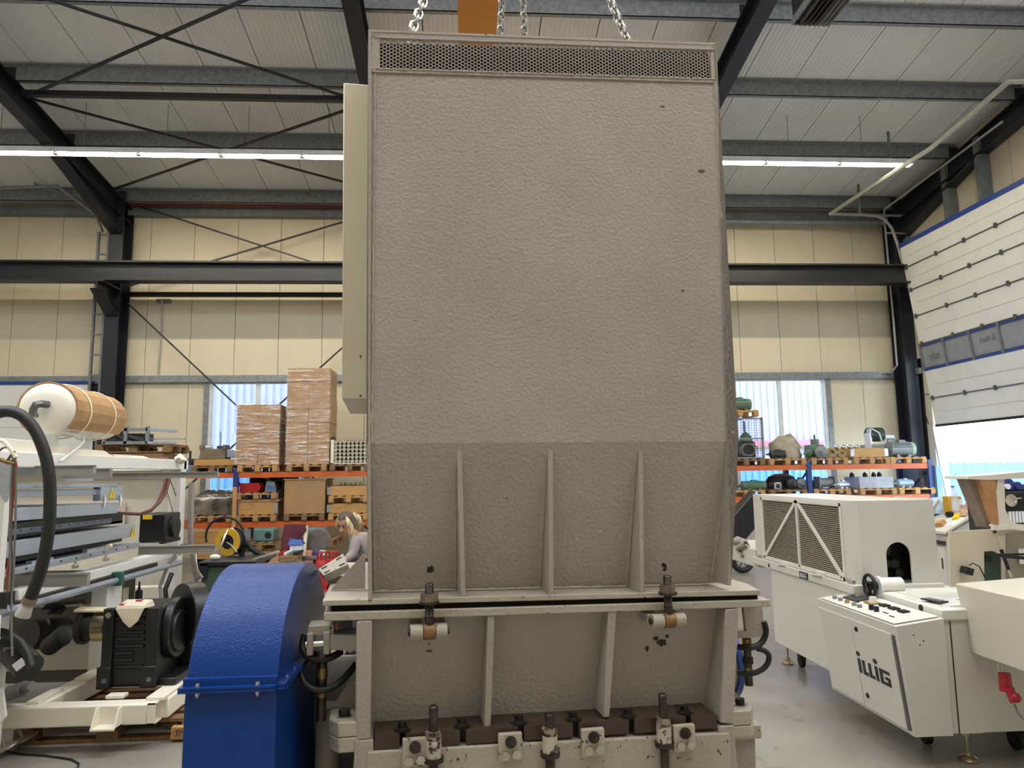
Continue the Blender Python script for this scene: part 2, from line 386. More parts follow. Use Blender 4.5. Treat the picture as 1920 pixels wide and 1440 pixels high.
slab(zs[7]-.04,zs[7]+.01,Y0d,Y1d,.06,-.01).build('bottom_seal',rubber,d2)
tk=MB(); tp=[(leaf(z)-.03,15.97,z) for z in(.0,1.5,2.8,4,5.2,6.4,7.0)]
tk.tube(tp[:3],.028,6)
cv=[yp(u,v,15.97) for u,v in((1757,797),(1741,690),(1720,596),(1700,518),(1682,455),(1672,428),(1660,412),(1645,405),(1620,403),(1556,401))]
tk.tube(cv,.035,6); e=cv[-1]; 
tk.tube([e,xp(1745,278,e.x),xp(1890,154,e.x),xp(1940,152,e.x+.2)],.045,6)
tk.bar(yp(1640,404,15.97),yp(1716,405,16.35),.05,.05); tk.bar(yp(1662,437,15.97),yp(1716,438,16.35),.04,.04)
tk.build('door_track',pvc if False else mat('track_zinc','b9bab6',.35,.6,.1,8),d2)
for u,v,u2,v2,yy in((1612,400,1609,345,15.97),(1669,300,1663,222,13.9)): MB().bar(yp(u,v,yy),yp(u2,v2,yy),.05,.03).build('track_hanger',galvd,d2)
# alui lettering on the filmed pane (mirrored print seen from inside)
def text(body,size,m,name,parent,loc,R,ext=.001,xs=1,sc_=None):
    cu=bpy.data.curves.new(name,'FONT'); cu.body=body; cu.size=size; cu.extrude=ext; cu.align_x='CENTER'; cu.align_y='CENTER'; cu.resolution_u=2
    o=bpy.data.objects.new(name,cu); me=bpy.data.meshes.new_from_object(o); bpy.data.objects.remove(o)
    me.materials.append(m); q=bpy.data.objects.new(name,me); COL.objects.link(q)
    W=Mx.Translation(loc)@R.to_4x4()@Mx.Diagonal((xs,1,1,1))
    if parent is not None: q.parent=parent; W=ROOT[parent.name].inverted()@W
    me.transform(W); return q
prn=mat('film_print','6b717c',.5)
zc=(zs[4]+zs[5])/2; Rw=Mx(((0,0,-1),(-1,0,0),(0,1,0)))
text('alui',.26,prn,'film_lettering',d2,(leaf(zc)-.004,15.45,zc-.02),Rw)
text('halt B',.2,prn,'film_lettering',d2,(leaf(zc)-.004,13.75,zc+.05),Rw)
# conduits
cond=mat('conduit_grey','aeb0ae',.4,.2)
tag(MB().tube([V((10.55,12.6,8.55)),yp(1659,392,16.3),yp(1657,405,16.5),yp(1660,430,16.6),yp(1668,520,16.6),yp(1676,610,16.6),yp(1682,685,16.6),yp(1672,698,16.9),yp(1630,700,17.05)],.025,6).build('conduit',cond),'thin pale conduit running down beside the corner column','pipe')
tag(MB().tube([yp(1700,700,16.9),yp(1704,800,16.9),yp(1712,900,16.9)],.03,6).build('conduit',cond),'short pale conduit on the side wall below the girt, by the corner column','pipe')
tag(MB().tube([yp(1741,795,15.6),yp(1733,770,15.7),yp(1733,740,15.8),yp(1742,740,15.9)],.012,6).build('door_cable',rubber),'thin black cable looping beside the sectional door edge','cable')
tag(MB().tube([yp(304,560,17.0),yp(301,630,17.05),yp(296,703,17.05)],.018,6).build('conduit',cond),'thin conduit dropping down the back wall right of the navy column','pipe')
tag(MB().bb(yp(291,563,16.95).x,yp(317,563,16.95).x,17.0,17.098,yp(305,566,16.95).z,yp(305,560,16.95).z).build('clamp_bar',galvd),'small grey clamp bar on the back wall above the thin conduit','bracket')
# unit heater
hx=yp(1519,47,9.2); 
ht=thing('air_heater','dark louvred air heater hanging under the roof at the top right','heater',(hx.x,hx.y-.4,hx.z))
hz=hx.z; h0=hx.x-.25
MB().bb(h0,h0+.52,8.3,9.2,hz+.03,hz+.55).build('body',navyb,ht)
MB().bb(h0-.02,h0,8.28,9.22,hz-.0,hz+.1).bb(h0+.52,h0+.54,8.28,9.22,hz,hz+.1).bb(h0,h0+.52,9.2,9.22,hz,hz+.1).build('frame',galv,ht)
for i in range(7):
    xx=h0+.05+i*.07; MB().loft([[(xx,8.3,hz+.05),(xx+.01,8.3,hz+.05),(xx+.05,8.3,hz-.03),(xx+.04,8.3,hz-.03)],[(xx,9.19,hz+.05),(xx+.01,9.19,hz+.05),(xx+.05,9.19,hz-.03),(xx+.04,9.19,hz-.03)]]).build('louvre',galvd if i>3 else navyb,ht)
MB().cyl((h0+.05,9,hz+.5),(h0+.05,9,roofz(9)),.008,5).cyl((h0+.47,9,hz+.5),(h0+.47,9,roofz(9)),.008,5).build('hanger',galvd,ht)
# outside
og=mat('yard_paving','b9b8b4',.8,0,.08,2); fen=mat('blue_fence','5f7fa8',.5,0,.05,2); fac=mat('facade_sheet','bdb0bf',.6,0,.06,1); facb=mat('facade_blue','6f9be0',.6,0,.06,1)
struct(MB().bb(-40,60,17.6,70,-.3,-.02).bb(11.3,60,-30,17.6,-.3,-.02).build('yard_ground',og))
def corr(x0,x1,y,z0,z1,p=.25,d=.05,vert=True,swap=False):
    mb=MB(); n=int((x1-x0)/p); prof=[]
    for i in range(n): prof+=[(x0+i*p,y),(x0+i*p+p*.35,y),(x0+i*p+p*.5,y-d),(x0+i*p+p*.85,y-d)]
    prof.append((x0+n*p,y)); back=[(a,y+.06) for a,_ in prof][::-1]; pf=prof+back
    if swap: pf=[(b,a) for a,b in pf]
    return mb.prism(pf,'z',z0,z1)
nb=thing('neighbour_building','pale corrugated building seen through the windows','building',(0,25,0))
corr(-16,13.9,25,1.9,7.5).build('wall',fac,nb); corr(-16,13.9,24.9,0,1.9).build('plinth',facb,nb)
MB().bb(-16.3,14,24.4,30,7.5,7.8).build('roof',galvd,nb)
MB().bb(3,13.9,24.78,24.84,2.6,2.85).build('red_stripe',mat('red_stripe','d8787c',.5),nb)
fn=thing('yard_fence','light blue plank fence with rounded tops outside the open sectional door','fence',(20,22,0))
plk=MB().prism([(-.11,0),(.11,0),(.11,1.9)]+[(.11*math.cos(PI*i/6),1.9+.06*math.sin(PI*i/6)) for i in range(1,6)]+[(-.11,1.9)],'y',-.012,.012).build('plank',fen,fn,world=False); plk.location=(-6,0,0)
for i in range(1,52): piece(plk,fn,(-6+i*.24,0,0))
for z in(.5,1.5): MB().bb(-6.2,6.4,.012,.05,z,z+.08).local('rail',fen,fn)
tb=thing('transport_rack','pale stacked steel rack outside the left window','rack',(-6.6,19.8,0))
for i in range(5):
    z=.4+i*.52; MB().bb(-7.4,-5.7,19.2,20.3,z,z+.05).build('shelf',pvc,tb)
q=MB()
for x in(-7.4,-6.55,-5.75):
    for yy in(19.2,20.25): q.bb(x,x+.06,yy,yy+.06,0,3.0)
q.build('frame',pvc,tb)
# ---------------------------------------------------------------- granulator: hopper, cutting chamber, belt guard, chains
MA=Mx.Translation((.274,2.671,0))@Mx.Rotation(rad(6.7),4,'Z'); MI=MA.inverted()
def T(mb): mb.v=[MA@p for p in mb.v]; return mb
cl=MI@C0
def my(u,v,y): d=MI.to_3x3()@ray(u,v); return cl+d*((y-cl.y)/d.y)
def mm(x,y,z): return MA@V((x,y,z))
paint=mat('greige_paint','a69f96',.5,0,.05,2.5,bump=.5,bs=75)
paintw=mat('greige_paint_worn','a49c92',.5,0,.06,3,bump=.35,bs=70,chip='57463b',chs=38,cht=.69)
paintl=mat('greige_edge_worn','ada597',.5,0,.06,5,bump=.3,bs=60,chip='4a3d34',chs=40,cht=.625)
bare=mat('bare_steel','dcd6c0',.42,.25,.08,2,stretch=(1,1,.4),hex2='cbc5ae')
oily=mat('oily_steel','4a443e',.35,.8,.25,20)
blackst=mat('black_bolt','2a2725',.4,.6,.2,20)
zinc=mat('zinc_steel','c9c6bd',.3,.9,.1,20)
brown=mat('brown_bar','4a3c2f',.5,.2,.15,8)
rust=mat('rusty_eye','8a6a45',.55,.4,.25,20)
slotb=mat('gap_shade','08080a',.95)
dirt=mat('dark_chip','2b2a27',.7,.1,.3,60)
hp=thing('hopper','tall greige steel hopper with perforated strip, hung from four chains','hopper',mm(0,.5,1.36),rad(6.7))
xl=lambda z: -.645+(z-1.92)*(-.012/1.6) if z>1.92 else -.645+(1.92-z)*.022
xr=lambda z: .804-(z-1.92)*(.004/1.6) if z>1.92 else .804-(1.92-z)*.112
ZTl,ZTr,ZK=3.519,3.61,1.915
D=1.0
gz0l,gz0r=3.36,3.44
def sheetxz(pts,y0,y1): # pts (x,z) polygon extruded in y
    return T(MB().prism([(a,b) for a,b in pts],'y',y0,y1))
sheetxz([(xl(ZK)+.01,ZK),(xr(ZK)-.01,ZK),(.79,gz0r),(xl(gz0l)+.01,gz0l)],.006,.018).build('front_plate',paint,hp)
# sloping lower panel
PB=1.395
T(MB().loft([[(xl(ZK)+.01,.006,ZK+.001),(xr(ZK)-.01,.006,ZK+.001),(xr(ZK)-.01,.02,ZK),(xl(ZK)+.01,.02,ZK)],[(xl(PB)+.008,.14,PB-.035),(xr(PB)-.008,.14,PB-.045),(xr(PB)-.008,.154,PB-.045),(xl(PB)+.008,.154,PB-.035)]])).build('sloping_panel',paint,hp)
# side plates
def side(fx,zt,name):
    a=[(fx(zt),0,zt),(fx(ZK),0,ZK),(fx(1.36),0,1.36),(fx(1.36),D,1.36),(fx(ZK),D,ZK),(fx(zt),D,zt)]
    b=[(x+(.014 if fx is xl else -.014),y,z) for x,y,z in a]
    return T(MB().loft([a,b])).build(name,paintw,hp)
side(xl,ZTl,'side_plate'); side(xr,ZTr,'side_plate')
T(MB().loft([[(xl(1.36),D,1.36),(xr(1.36),D,1.36),(xr(1.36),D+.012,1.36),(xl(1.36),D+.012,1.36)],[(xl(3.5),D,ZTl),(xr(3.6),D,ZTr),(xr(3.6),D+.012,ZTr),(xl(3.5),D+.012,ZTl)]])).build('back_plate',paint,hp)
# top rim
T(MB().loft([[(-.657,0,ZTl-.012),(-.657,.02,ZTl-.012),(-.657,.02,ZTl+.004),(-.657,0,ZTl+.004)],[(.80,0,ZTr-.012),(.80,.02,ZTr-.012),(.80,.02,ZTr+.004),(.80,0,ZTr+.004)]])).build('top_rim',paintl,hp)
# perforated strip: hexagon cells with round holes
g=MB(); py=.0147; pxx=py*.866; rh=.0060
gl,gr=-.612,.775
def top(x): return 3.497+(x+.629)/(1.41)*.086
ncol=int((gr-gl)/pxx); nrow=10
idx={}
for i in range(ncol):
    xc=gl+i*pxx+pxx/2
    zt=top(xc); zb=zt-.139
    for j in range(nrow):
        zc=zb+(j+.5*(i%2)+.25)*py
        if zc+py*.5>zt+.004: continue
        out=[];inn=[]
        for k in range(12):
            a=k*PI/6; 
            R=py/1.732 if k%2==0 else py/2
            out.append((xc+R*math.cos(a),.004,zc+R*math.sin(a))); inn.append((xc+rh*math.cos(a),.004,zc+rh*math.sin(a)))
        inb=[(x,.0065,z) for x,_,z in inn]
        o=len(g.v); g.v+=[V(p) for p in out+inn+inb]
        for k in range(12):
            k2=(k+1)%12; g.f.append([o+k,o+k2,o+12+k2,o+12+k]); g.f.append([o+12+k,o+12+k2,o+24+k2,o+24+k])
go=T(g).build('perforated_grille',mat('grille_paint','a39b90',.5,0,.08,6),hp,smooth=0); go['kind']='stuff'
T(MB().loft([[(-.645,.05,3.3),(.79,.05,3.3),(.79,.06,3.3),(-.645,.06,3.3)],[(-.645,.05,3.5),(.79,.05,3.6),(.79,.06,3.6),(-.645,.06,3.5)]])).build('hollow_shade',mat('grille_shade','0d0c0b',.95),hp)  # near-black sheet standing in for the shaded hollow behind the holes
fr=MB()
def strip(a,b,wd):
    (x0,z0),(x1,z1)=a,b
    if abs(x1-x0)>abs(z1-z0): return [(x0,z0-wd),(x1,z1-wd),(x1,z1+wd),(x0,z0+wd)]
    return [(x0-wd,z0),(x0+wd,z0),(x1+wd,z1),(x1-wd,z1)]
for a,b,wd in(((-.64,3.504),(.79,3.592),.012),((-.64,3.354),(.79,3.438),.006),((-.626,3.36),(-.63,3.5),.016),((.782,3.44),(.785,3.59),.012)):
    q=MB().prism(strip(a,b,wd),'y',.0,.012); fr.add(q.v,q.f)
T(fr).build('grille_frame',paintw,hp)
rnd=random.Random(3)
def bead(pts,r,n=60,name='weld_bead'):
    P=[]; R=[]
    for i in range(n+1):
        t=i/n*(len(pts)-1); k=min(int(t),len(pts)-2); f=t-k
        P.append(V(pts[k]).lerp(V(pts[k+1]),f)+V((rnd.uniform(-.001,.001),0,rnd.uniform(-.001,.001)))); R.append(r*rnd.uniform(.6,1.35))
    return T(MB().tube(P,R,6)).build(name,paintw,hp)
bead([(-.628,.006,3.36),(xl(ZK)+.018,.006,ZK)],.0055,110)
bead([(.783,.006,3.44),(xr(ZK)-.018,.006,ZK)],.0055,110)
bead([(-.625,.001,3.362),(.785,.001,3.446)],.005,160)
bead([(-.63,.001,3.492),(.785,.001,3.58)],.005,160)
bead([(xl(ZK)+.02,.02,1.9),(xl(1.4)+.022,.132,1.375)],.008,40)
bead([(xr(ZK)-.02,.02,1.9),(xr(1.4)-.022,.132,1.36)],.008,40)
for (xa,xb) in((-.307,-.296),(.04,.03),(.40,.381)):
    q=MB(); th=.009
    zb=1.352+(xb+.79)*(-.0205)+.019
    q.loft([[(xb-th,.004,zb),(xb-th,.15,zb),(xa-th,.03,1.885),(xa-th,.012,1.885)],[(xb+th,.004,zb),(xb+th,.15,zb),(xa+th,.03,1.885),(xa+th,.012,1.885)]])
    T(q).build('stiffener_rib',paintw,hp,bevel=.002)
    bead([(xa-.014,.02,1.88),(xb-.014,.135,zb+.01)],.007,30)
    bead([(xb+.01,.13,zb+.005),(xb+.33,.13,zb-.001)],.006,30)
bead([(-.63,.13,1.374),(-.31,.13,1.367)],.006,30)
# flange with left and right wings and gussets
def fz(x): return 1.352+(x+.79)*(-.0205)
q=MB(); xs_=(-.788,.894)
q.loft([[(-.788,.0,fz(-.788)),(.86,.0,fz(.86)),(.896,.16,fz(.896)),(.89,1.1,fz(.89)),(-.79,1.1,fz(-.79))],[(-.788,.0,fz(-.788)+.02),(.86,.0,fz(.86)+.02),(.896,.16,fz(.896)+.02),(.89,1.1,fz(.89)+.02),(-.79,1.1,fz(-.79)+.02)]])
T(q).build('bottom_flange',paintl,hp,bevel=.003)
T(MB().bb(-.66,.8,.1,1.0,1.335,1.352) if False else MB().loft([[(-.76,.02,fz(-.76)-.026),(.86,.02,fz(.86)-.026),(.86,1.0,fz(.86)-.026),(-.76,1.0,fz(-.76)-.026)],[(-.76,.02,fz(-.76)-.001),(.86,.02,fz(.86)-.001),(.86,1.0,fz(.86)-.001),(-.76,1.0,fz(-.76)-.001)]])).build('black_fill',slotb,hp)  # black fill standing in for the shade inside the flange gap
T(MB().loft([[(-.775,.2,1.375),(-.648,.2,1.375),(-.648,.2,1.50),(-.66,.2,1.50)],[(-.775,.215,1.375),(-.648,.215,1.375),(-.648,.215,1.50),(-.66,.215,1.50)]])).build('gusset',paintw,hp)
T(MB().loft([[(.742,.2,1.34),(.84,.2,1.34),(.765,.2,1.43),(.75,.2,1.43)],[(.742,.215,1.34),(.84,.215,1.34),(.765,.215,1.43),(.75,.215,1.43)]])).build('gusset',paintw,hp)
# bare metal box on the left side
a0=my(644,155,.25); b0=my(641,748,.25)
T(MB().loft([[(b0.x,.25,b0.z),(-.65,.25,b0.z),(-.65,.95,b0.z),(b0.x,.95,b0.z)],[(a0.x,.25,a0.z),(-.658,.25,a0.z),(-.658,.95,a0.z),(a0.x,.95,a0.z)]])).build('side_box',bare,hp,bevel=.004)
for u,v in((676,668),(676,742)): p=my(u,v,.249); T(MB().cyl(p,p+V((0,-.004,0)),.004,8)).build('rivet',oily,hp)
# paint chips: irregular flat flakes of missing paint
def chip(u,v,y,sx,sz,seed,parent,m=dirt,tilt=0):
    r_=random.Random(seed); c=my(u,v,y); n=18; pts=[]
    for i in range(n):
        a=2*PI*i/n; k=r_.uniform(.55,1.1); pts.append((c.x+math.cos(a)*sx*k,c.z+math.sin(a)*sz*k))
    f=lambda z,o: y+o+(c.z-z)*tilt
    T(MB().loft([[(x,f(z,.0),z) for x,z in pts],[(x,f(z,-.0015),z) for x,z in pts]])).build('paint_chip',m,parent)
mud=mat('chip_brown','5a463d',.6,0,.3,40)
chip(1315,321,.006,.018,.008,1,hp,mud); chip(1242,200,.006,.011,.004,2,hp,mud); chip(1280,545,.006,.008,.004,5,hp,mud)
TL=.19/.51
def slopy(z): return .006+(ZK-z)*(.134/(ZK-PB+.04))
for u,v,s,k in((807,1067,.016,3),(1245,1060,.013,4),(1246,1068,.01,8),(950,934,.003,6)):
    c=my(u,v,.17); y_=slopy(c.z)
    chip(u,v,y_-.001,s,s*1.0,k,hp,dirt,tilt=.134/(ZK-PB+.04))
# ---- chains
apex=my(960,-430,.45)
link=MB(); L_=.0335; wr=.0066; n=14; pts=[]
for i in range(n):
    a=2*PI*i/n; x=math.cos(a)*.0155; z=math.sin(a)*.0155+(L_/2-.0088 if math.sin(a)>=0 else -(L_/2-.0088)); pts.append((x,0,z))
link.tube(pts,wr,6,closed=True)
chm=mat('chain_steel','b4b2ad',.32,.9,.15,30)
lme=link.mesh('chain_link',chm)
for (u,v,yy),lb in zip(((771,62,.2),(938,72,.75),(984,72,.75),(1178,80,.2)),('leftmost, leaning right','second from left, right beside the orange girder','third from left','rightmost, leaning left')):
    bot=my(u,v,yy); bot=bot+(bot-apex).normalized()*.03
    p0=MA@bot; p1=MA@apex; d=(p1-p0); Ln=d.length; d.normalize()
    ch=thing('lifting_chain','steel lifting chain above the hopper, '+lb,'chain',tuple(p0),group='hopper lifting chains')
    rq=V((0,0,1)).rotation_difference(d).to_matrix()
    for i in range(int(Ln/L_)):
        o=bpy.data.objects.new('chain_link',lme); COL.objects.link(o); o.parent=ch
        RR=(rq@Mx.Rotation(PI/2*(i%2)+.5,3,'Z')).to_4x4(); RR.translation=d*(i*L_)
        o.matrix_local=RR
    lug=MB().bar(bot+V((-.03,0,-.07)),bot+V((-.03,0,.0)),.012,.05) if False else MB().box(bot+V((0,0,-.05)),(.07,.012,.09))
    T(lug).build('lifting_lug',paintw,hp)
pa=MA@apex
hk=thing('hook_block','orange crane hook block over the hopper, above the frame','hook',(pa.x,pa.y,pa.z))
orange=mat('crane_orange','c8802c',.45,0,.04,3)
MB().tube([pa+V((math.cos(t)*.05,math.sin(t)*.0,.05+math.sin(t)*.06)) for t in [i*2*PI/16 for i in range(16)]],.009,8,closed=True).build('master_ring',chm,hk)
MB().tube([pa+V((.05*math.sin(t),0,.17-.05*math.cos(t)-.0)) for t in [ -1.2+i*.35 for i in range(14)]],.016,8).build('hook',oily,hk)
MB().cyl(pa+V((0,-.06,.32)),pa+V((0,.06,.32)),.13,20).build('sheave',orange,hk)
# ---- overhead crane girder
cg=zp(863,65,6.68); cg2=zp(930,66,6.68)
og_=thing('overhead_crane','orange overhead crane girder running towards the camera above the hopper','crane',((cg.x+cg2.x)/2,4,6.68))
MB().bb(cg.x,cg2.x,-7,15.75,6.68,7.5).build('girder',orange,og_)
MB().bb(cg.x-.02,cg2.x+.0,-7,15.7,6.66,6.69).build('lower_flange',orange,og_)
MB().bb(cg.x-.9,cg2.x+.9,15.78,16.02,6.66,6.95).build('end_carriage',orange,og_)
for k,dx in enumerate((-.07,.07)): MB().cyl(pa+V((dx,0,.35)),V((pa.x+dx,pa.y,6.66)),.006,6).build('hoist_rope',oily,og_)
# ---- cutting chamber
gr_=thing('granulator','greige cast granulator chamber with studs and clamps, below the hopper','machine',mm(0,.5,0),rad(6.7))
def part(mb,name,m=paintw,**k): return T(mb).build(name,m,gr_,**k)
def hz(x): return 1.300-(x+.78)*.0165
part(MB().loft([[(-.783,0,hz(-.78)),(.903,0,hz(.9)),(.9,1.1,hz(.9)),(-.783,1.1,hz(-.78))],[(-.783,0,hz(-.78)+.03),(.903,0,hz(.9)+.028),(.9,1.1,hz(.9)+.028),(-.783,1.1,hz(-.78)+.03)]]),'top_flange',paintl,bevel=.004)
part(MB().prism([(-.672,.90),(-.618,.90),(-.618,1.297),(-.672,1.297)],'y',0,.14),'left_post',bevel=.006)
part(MB().prism([(.668,.86),(.722,.85),(.77,1.273),(.714,1.273)],'y',0,.14),'right_post',bevel=.006)
part(MB().loft([[(-.63,.14,.90),(.69,.14,.87),(.69,.155,.87),(-.63,.155,.90)],[(-.63,.075,1.297),(.73,.075,1.276),(.73,.09,1.276),(-.63,.09,1.297)]]),'front_panel',paint)
part(MB().loft([[(-.675,.14,.5),(.72,.14,.5),(.72,1.1,.5),(-.675,1.1,.5)],[(-.675,.14,1.29),(.77,.14,1.27),(.77,1.1,1.27),(-.675,1.1,1.29)]]),'chamber_body',paintw)
for a,b,w0,w1 in((-.195,-.21,.013,.012),(.262,.232,.016,.012)):
    zt=hz(a)
    part(MB().loft([[(b-w1,.02,.905),(b+w1,.02,.905),(b+w1,.15,.905),(b-w1,.15,.905)],[(a-w0,.004,zt),(a+w0,.004,zt),(a+w0,.1,zt),(a-w0,.1,zt)]]),'rib',bevel=.003)
# knife bar with slots
def kb(x): return .912-(x+.6)*.0165
cuts=[my(u,1375,0.).x for u in(755,868,977,1080,1185,1292)]
part(MB().loft([[(-.605,.035,kb(-.605)-.045),(.655,.035,kb(.655)-.05),(.655,.16,kb(.655)-.05),(-.605,.16,kb(-.605)-.045)],[(-.605,.035,kb(-.605)),(.655,.035,kb(.655)),(.655,.16,kb(.655)),(-.605,.16,kb(-.605))]]),'knife_bar_back',dirt)
ed=[-.605]+cuts+[.655]
for i in range(7):
    x0=ed[i]+(.011 if i else 0); x1=ed[i+1]-(.011 if i<6 else 0)
    part(MB().loft([[(x0,.0,kb(x0)-.048),(x1,.0,kb(x1)-.048),(x1,.035,kb(x1)-.048),(x0,.035,kb(x0)-.048)],[(x0,.0,kb(x0)),(x1,.0,kb(x1)),(x1,.14,kb(x1)+.001),(x0,.14,kb(x0)+.001)]]),'knife_bar',brown)
for x in cuts:
    z=kb(x); b=part(MB().lathe([(.0,z),(.030,z),(.031,z+.003),(.018,z+.008),(.016,z+.012),(0,z+.012)],(x,.035,0),(0,0,1),20),'knife_bolt',blackst)
    T(MB().hexn((x,.035,z+.01),(0,0,1),.026,.018)).build('bolt_head',blackst,b)
# lower front beam
def lb(x): return .863-(x+.6)*.0275
part(MB().loft([[(-.63,-.01,.55),(.70,-.01,.52),(.70,.14,.52),(-.63,.14,.55)],[(-.63,-.01,lb(-.63)),(.70,-.01,lb(.70)),(.70,.14,lb(.70)),(-.63,.14,lb(-.63))]]),'lower_beam',paintl,bevel=.006)
part(MB().prism([(-.69,.45),(-.6,.45),(-.61,.9),(-.672,.9)],'y',-.005,.14),'lower_post',bevel=.004)
part(MB().prism([(.64,.42),(.735,.42),(.722,.85),(.66,.85)],'y',-.005,.14),'lower_post',bevel=.004)
part(MB().bb(-.7,.75,.1,1.15,.0,.5),'base',paintw)
# studs with nut, sleeve, washer
for u,v,vn in((813,1322,1370),(1030,1337,1362),(1242,1300,1345)):
    t=my(u,v,-.03); zn=my(u,vn,-.03).z; x=t.x
    s=part(MB().lathe([(r,z) for k in range(int((t.z-.5)/.006)) for r,z in((.0148,.5+k*.006),(.0162,.503+k*.006))]+[(.013,t.z-.002),(.010,t.z)],(x,-.03,0),(0,0,1),14),'stud',oily)
    T(MB().cyl((x,-.03,zn-.028),(x,-.03,zn),.0285,6)).build('nut',mat('chipped_nut','a49682',.45,.2,.2,20,chip='3a302a',chs=40,cht=.5),s)
    T(MB().cyl((x,-.03,zn-.085),(x,-.03,zn-.028),.027,20)).build('sleeve',mat('chipped_sleeve','c4bbab',.5,0,.1,8,chip='3a302a',chs=24,cht=.54),s)
    T(MB().cyl((x,-.03,zn-.1),(x,-.03,zn-.085),.035,20)).build('washer',oily,s)
# clamp plates
for k,(u,v) in enumerate(((778,1412),(957,1402),(1112,1393),(1283,1385))):
    c=my(u,v,-.03); x,z=c.x,c.z+.003
    cp=part(MB().bb(x-.042,x+.042,-.035,-.012,z-.048,z+.045),'clamp_plate',mat('clamp_paint','b5ac9d',.5,0,.1,10,chip='4b3f36',chs=30,cht=.6),bevel=.003)
    t=V((0,-1,.25)).normalized()
    for j,(dx,dz,r_) in enumerate(((0.0,.018,0),(-.02,-.024,1),(.019,-.022,1))):
        p=V((x+dx,-.035,z+dz))
        if r_: T(MB().hexn(p,(0,-1,0),.028,.014)).build('bolt_head',zinc,cp)
        else:
            nb_=MB().cyl(p+t*-.01,p+t*.012,.02,20); T(nb_).build('washer',oily,cp)
            T(MB().hexn(p+t*.012,t,.026,.016)).build('nut',oily,cp); T(MB().cyl(p+t*.028,p+t*.045,.008,10)).build('bolt_end',oily,cp)
# swing bolts
for u,vt,vp,sd in((805,1093,1184,-1),(1254,1078,1163,1)):
    y=-.045; t=my(u,vt,y); p=my(u,vp,y); x=p.x
    s=part(MB().lathe([(.016,p.z+.02),(.0165,p.z+.05)]+[(r,z) for k in range(int((t.z-p.z-.05)/.005)) for r,z in((.0142,p.z+.05+k*.005),(.0158,p.z+.0525+k*.005))]+[(.012,t.z-.001),(.008,t.z)],(x,y,0),(0,0,1),14),'swing_bolt',oily)
    zn=my(u,vt+ (28 if sd<0 else 26),y).z
    T(MB().cyl((x,y,zn-.012),(x,y,zn+.016),.031,6)).build('nut',mat('worn_nut','857a6b',.4,.5,.25,30),s)
    T(MB().cyl((x,y,zn-.02),(x,y,zn-.012),.035,20)).build('washer',oily,s)
    T(MB().cyl((x-.02,y,p.z),(x+.02,y,p.z),.027,18)).build('eye',rust,s)
    for a,b in((x-.066,x-.022),(x+.022,x+.062)):
        part(MB().cyl((a,y,p.z),(b,y,p.z),.025,18).bb(a,b,y,.09,p.z-.016,p.z+.016),'pivot_lug',paintl,bevel=.002)
    part(MB().cyl((x-.075,y,p.z),(x+.07,y,p.z),.012,12),'pivot_pin',oily)
for u,v,a_,b_,k,m_ in((1240,1205,.022,.016,11,dirt),(1230,1197,.012,.012,12,dirt),(1213,1216,.009,.013,13,dirt),(1250,1193,.008,.008,17,dirt),(805,1221,.012,.005,15,mud),(804,1207,.005,.004,18,mud)):
    z=my(u,v,.09).z; chip(u,v,.075+(1.29-z)/.4*.065-.002,a_,b_,k,gr_,m_,tilt=.16)
# side lugs with bolts and gussets
for sg,u,vt,vs,vb,x0,x1 in((-1,641,1362,1388,1410,-.762,-.66),(1,1392,1324,1360,1390,.72,.83)):
    for z0,z1,nm in(((.913,.962) if sg<0 else (.845,.898))+('upper_lug',),((.862,.911) if sg<0 else (.80,.843))+('lower_lug',)):
        a,b=(x0,x1) if sg<0 else (x1,x0); c=.035*sg
        part(MB().prism([(a,.05),(a-c,.0),(b,.0),(b,.2),(a,.2)],'z',z0,z1),nm,paintl,bevel=.004)
    z=.962 if sg<0 else .898; xc=(x0+x1)/2+(0.0 if sg<0 else .008)
    bl=part(MB().cyl((xc,.06,z),(xc,.06,z+.004),.027,18),'lug_bolt',zinc); T(MB().hexn((xc,.06,z+.004),(0,0,1),.034,.022)).build('bolt_head',blackst,bl)
    xi=-.672 if sg<0 else .735
    part(MB().loft([[(xi,.16,z+.0),(x0 if sg<0 else x1,.16,z+.0),(xi,.16,z+.13)],[(xi,.175,z+.0),(x0 if sg<0 else x1,.175,z+.0),(xi,.175,z+.13)]]),'gusset')
# right base blocks
part(MB().bb(.74,.87,.15,.35,.80,.835).bb(.74,.9,.12,.38,.745,.80),'bearing_foot',paintl,bevel=.006)
part(MB().prism([(.735,.0),(.86,.0),(.88,.745),(.735,.745)],'y',.14,.4),'bearing_stand')
# bearings: left and right, shaft ends
bl=part(MB().cyl((-.62,.62,.86),(-.85,.62,.86),.17,24),'bearing_housing',mat('cast_grey','7d766c',.55,0,.1,6,bump=.3,bs=30))
part(MB().bb(-.84,-.66,.42,.82,.0,.72),'bearing_pedestal',M('cast_grey'),bevel=.02)
part(MB().cyl((.74,.5,.95),(.93,.5,.95),.15,24),'bearing_housing',paintw)
part(MB().cyl((.93,.5,.95),(.955,.5,.95),.165,32),'flywheel',mat('wheel_blue','1c3f86',.35))
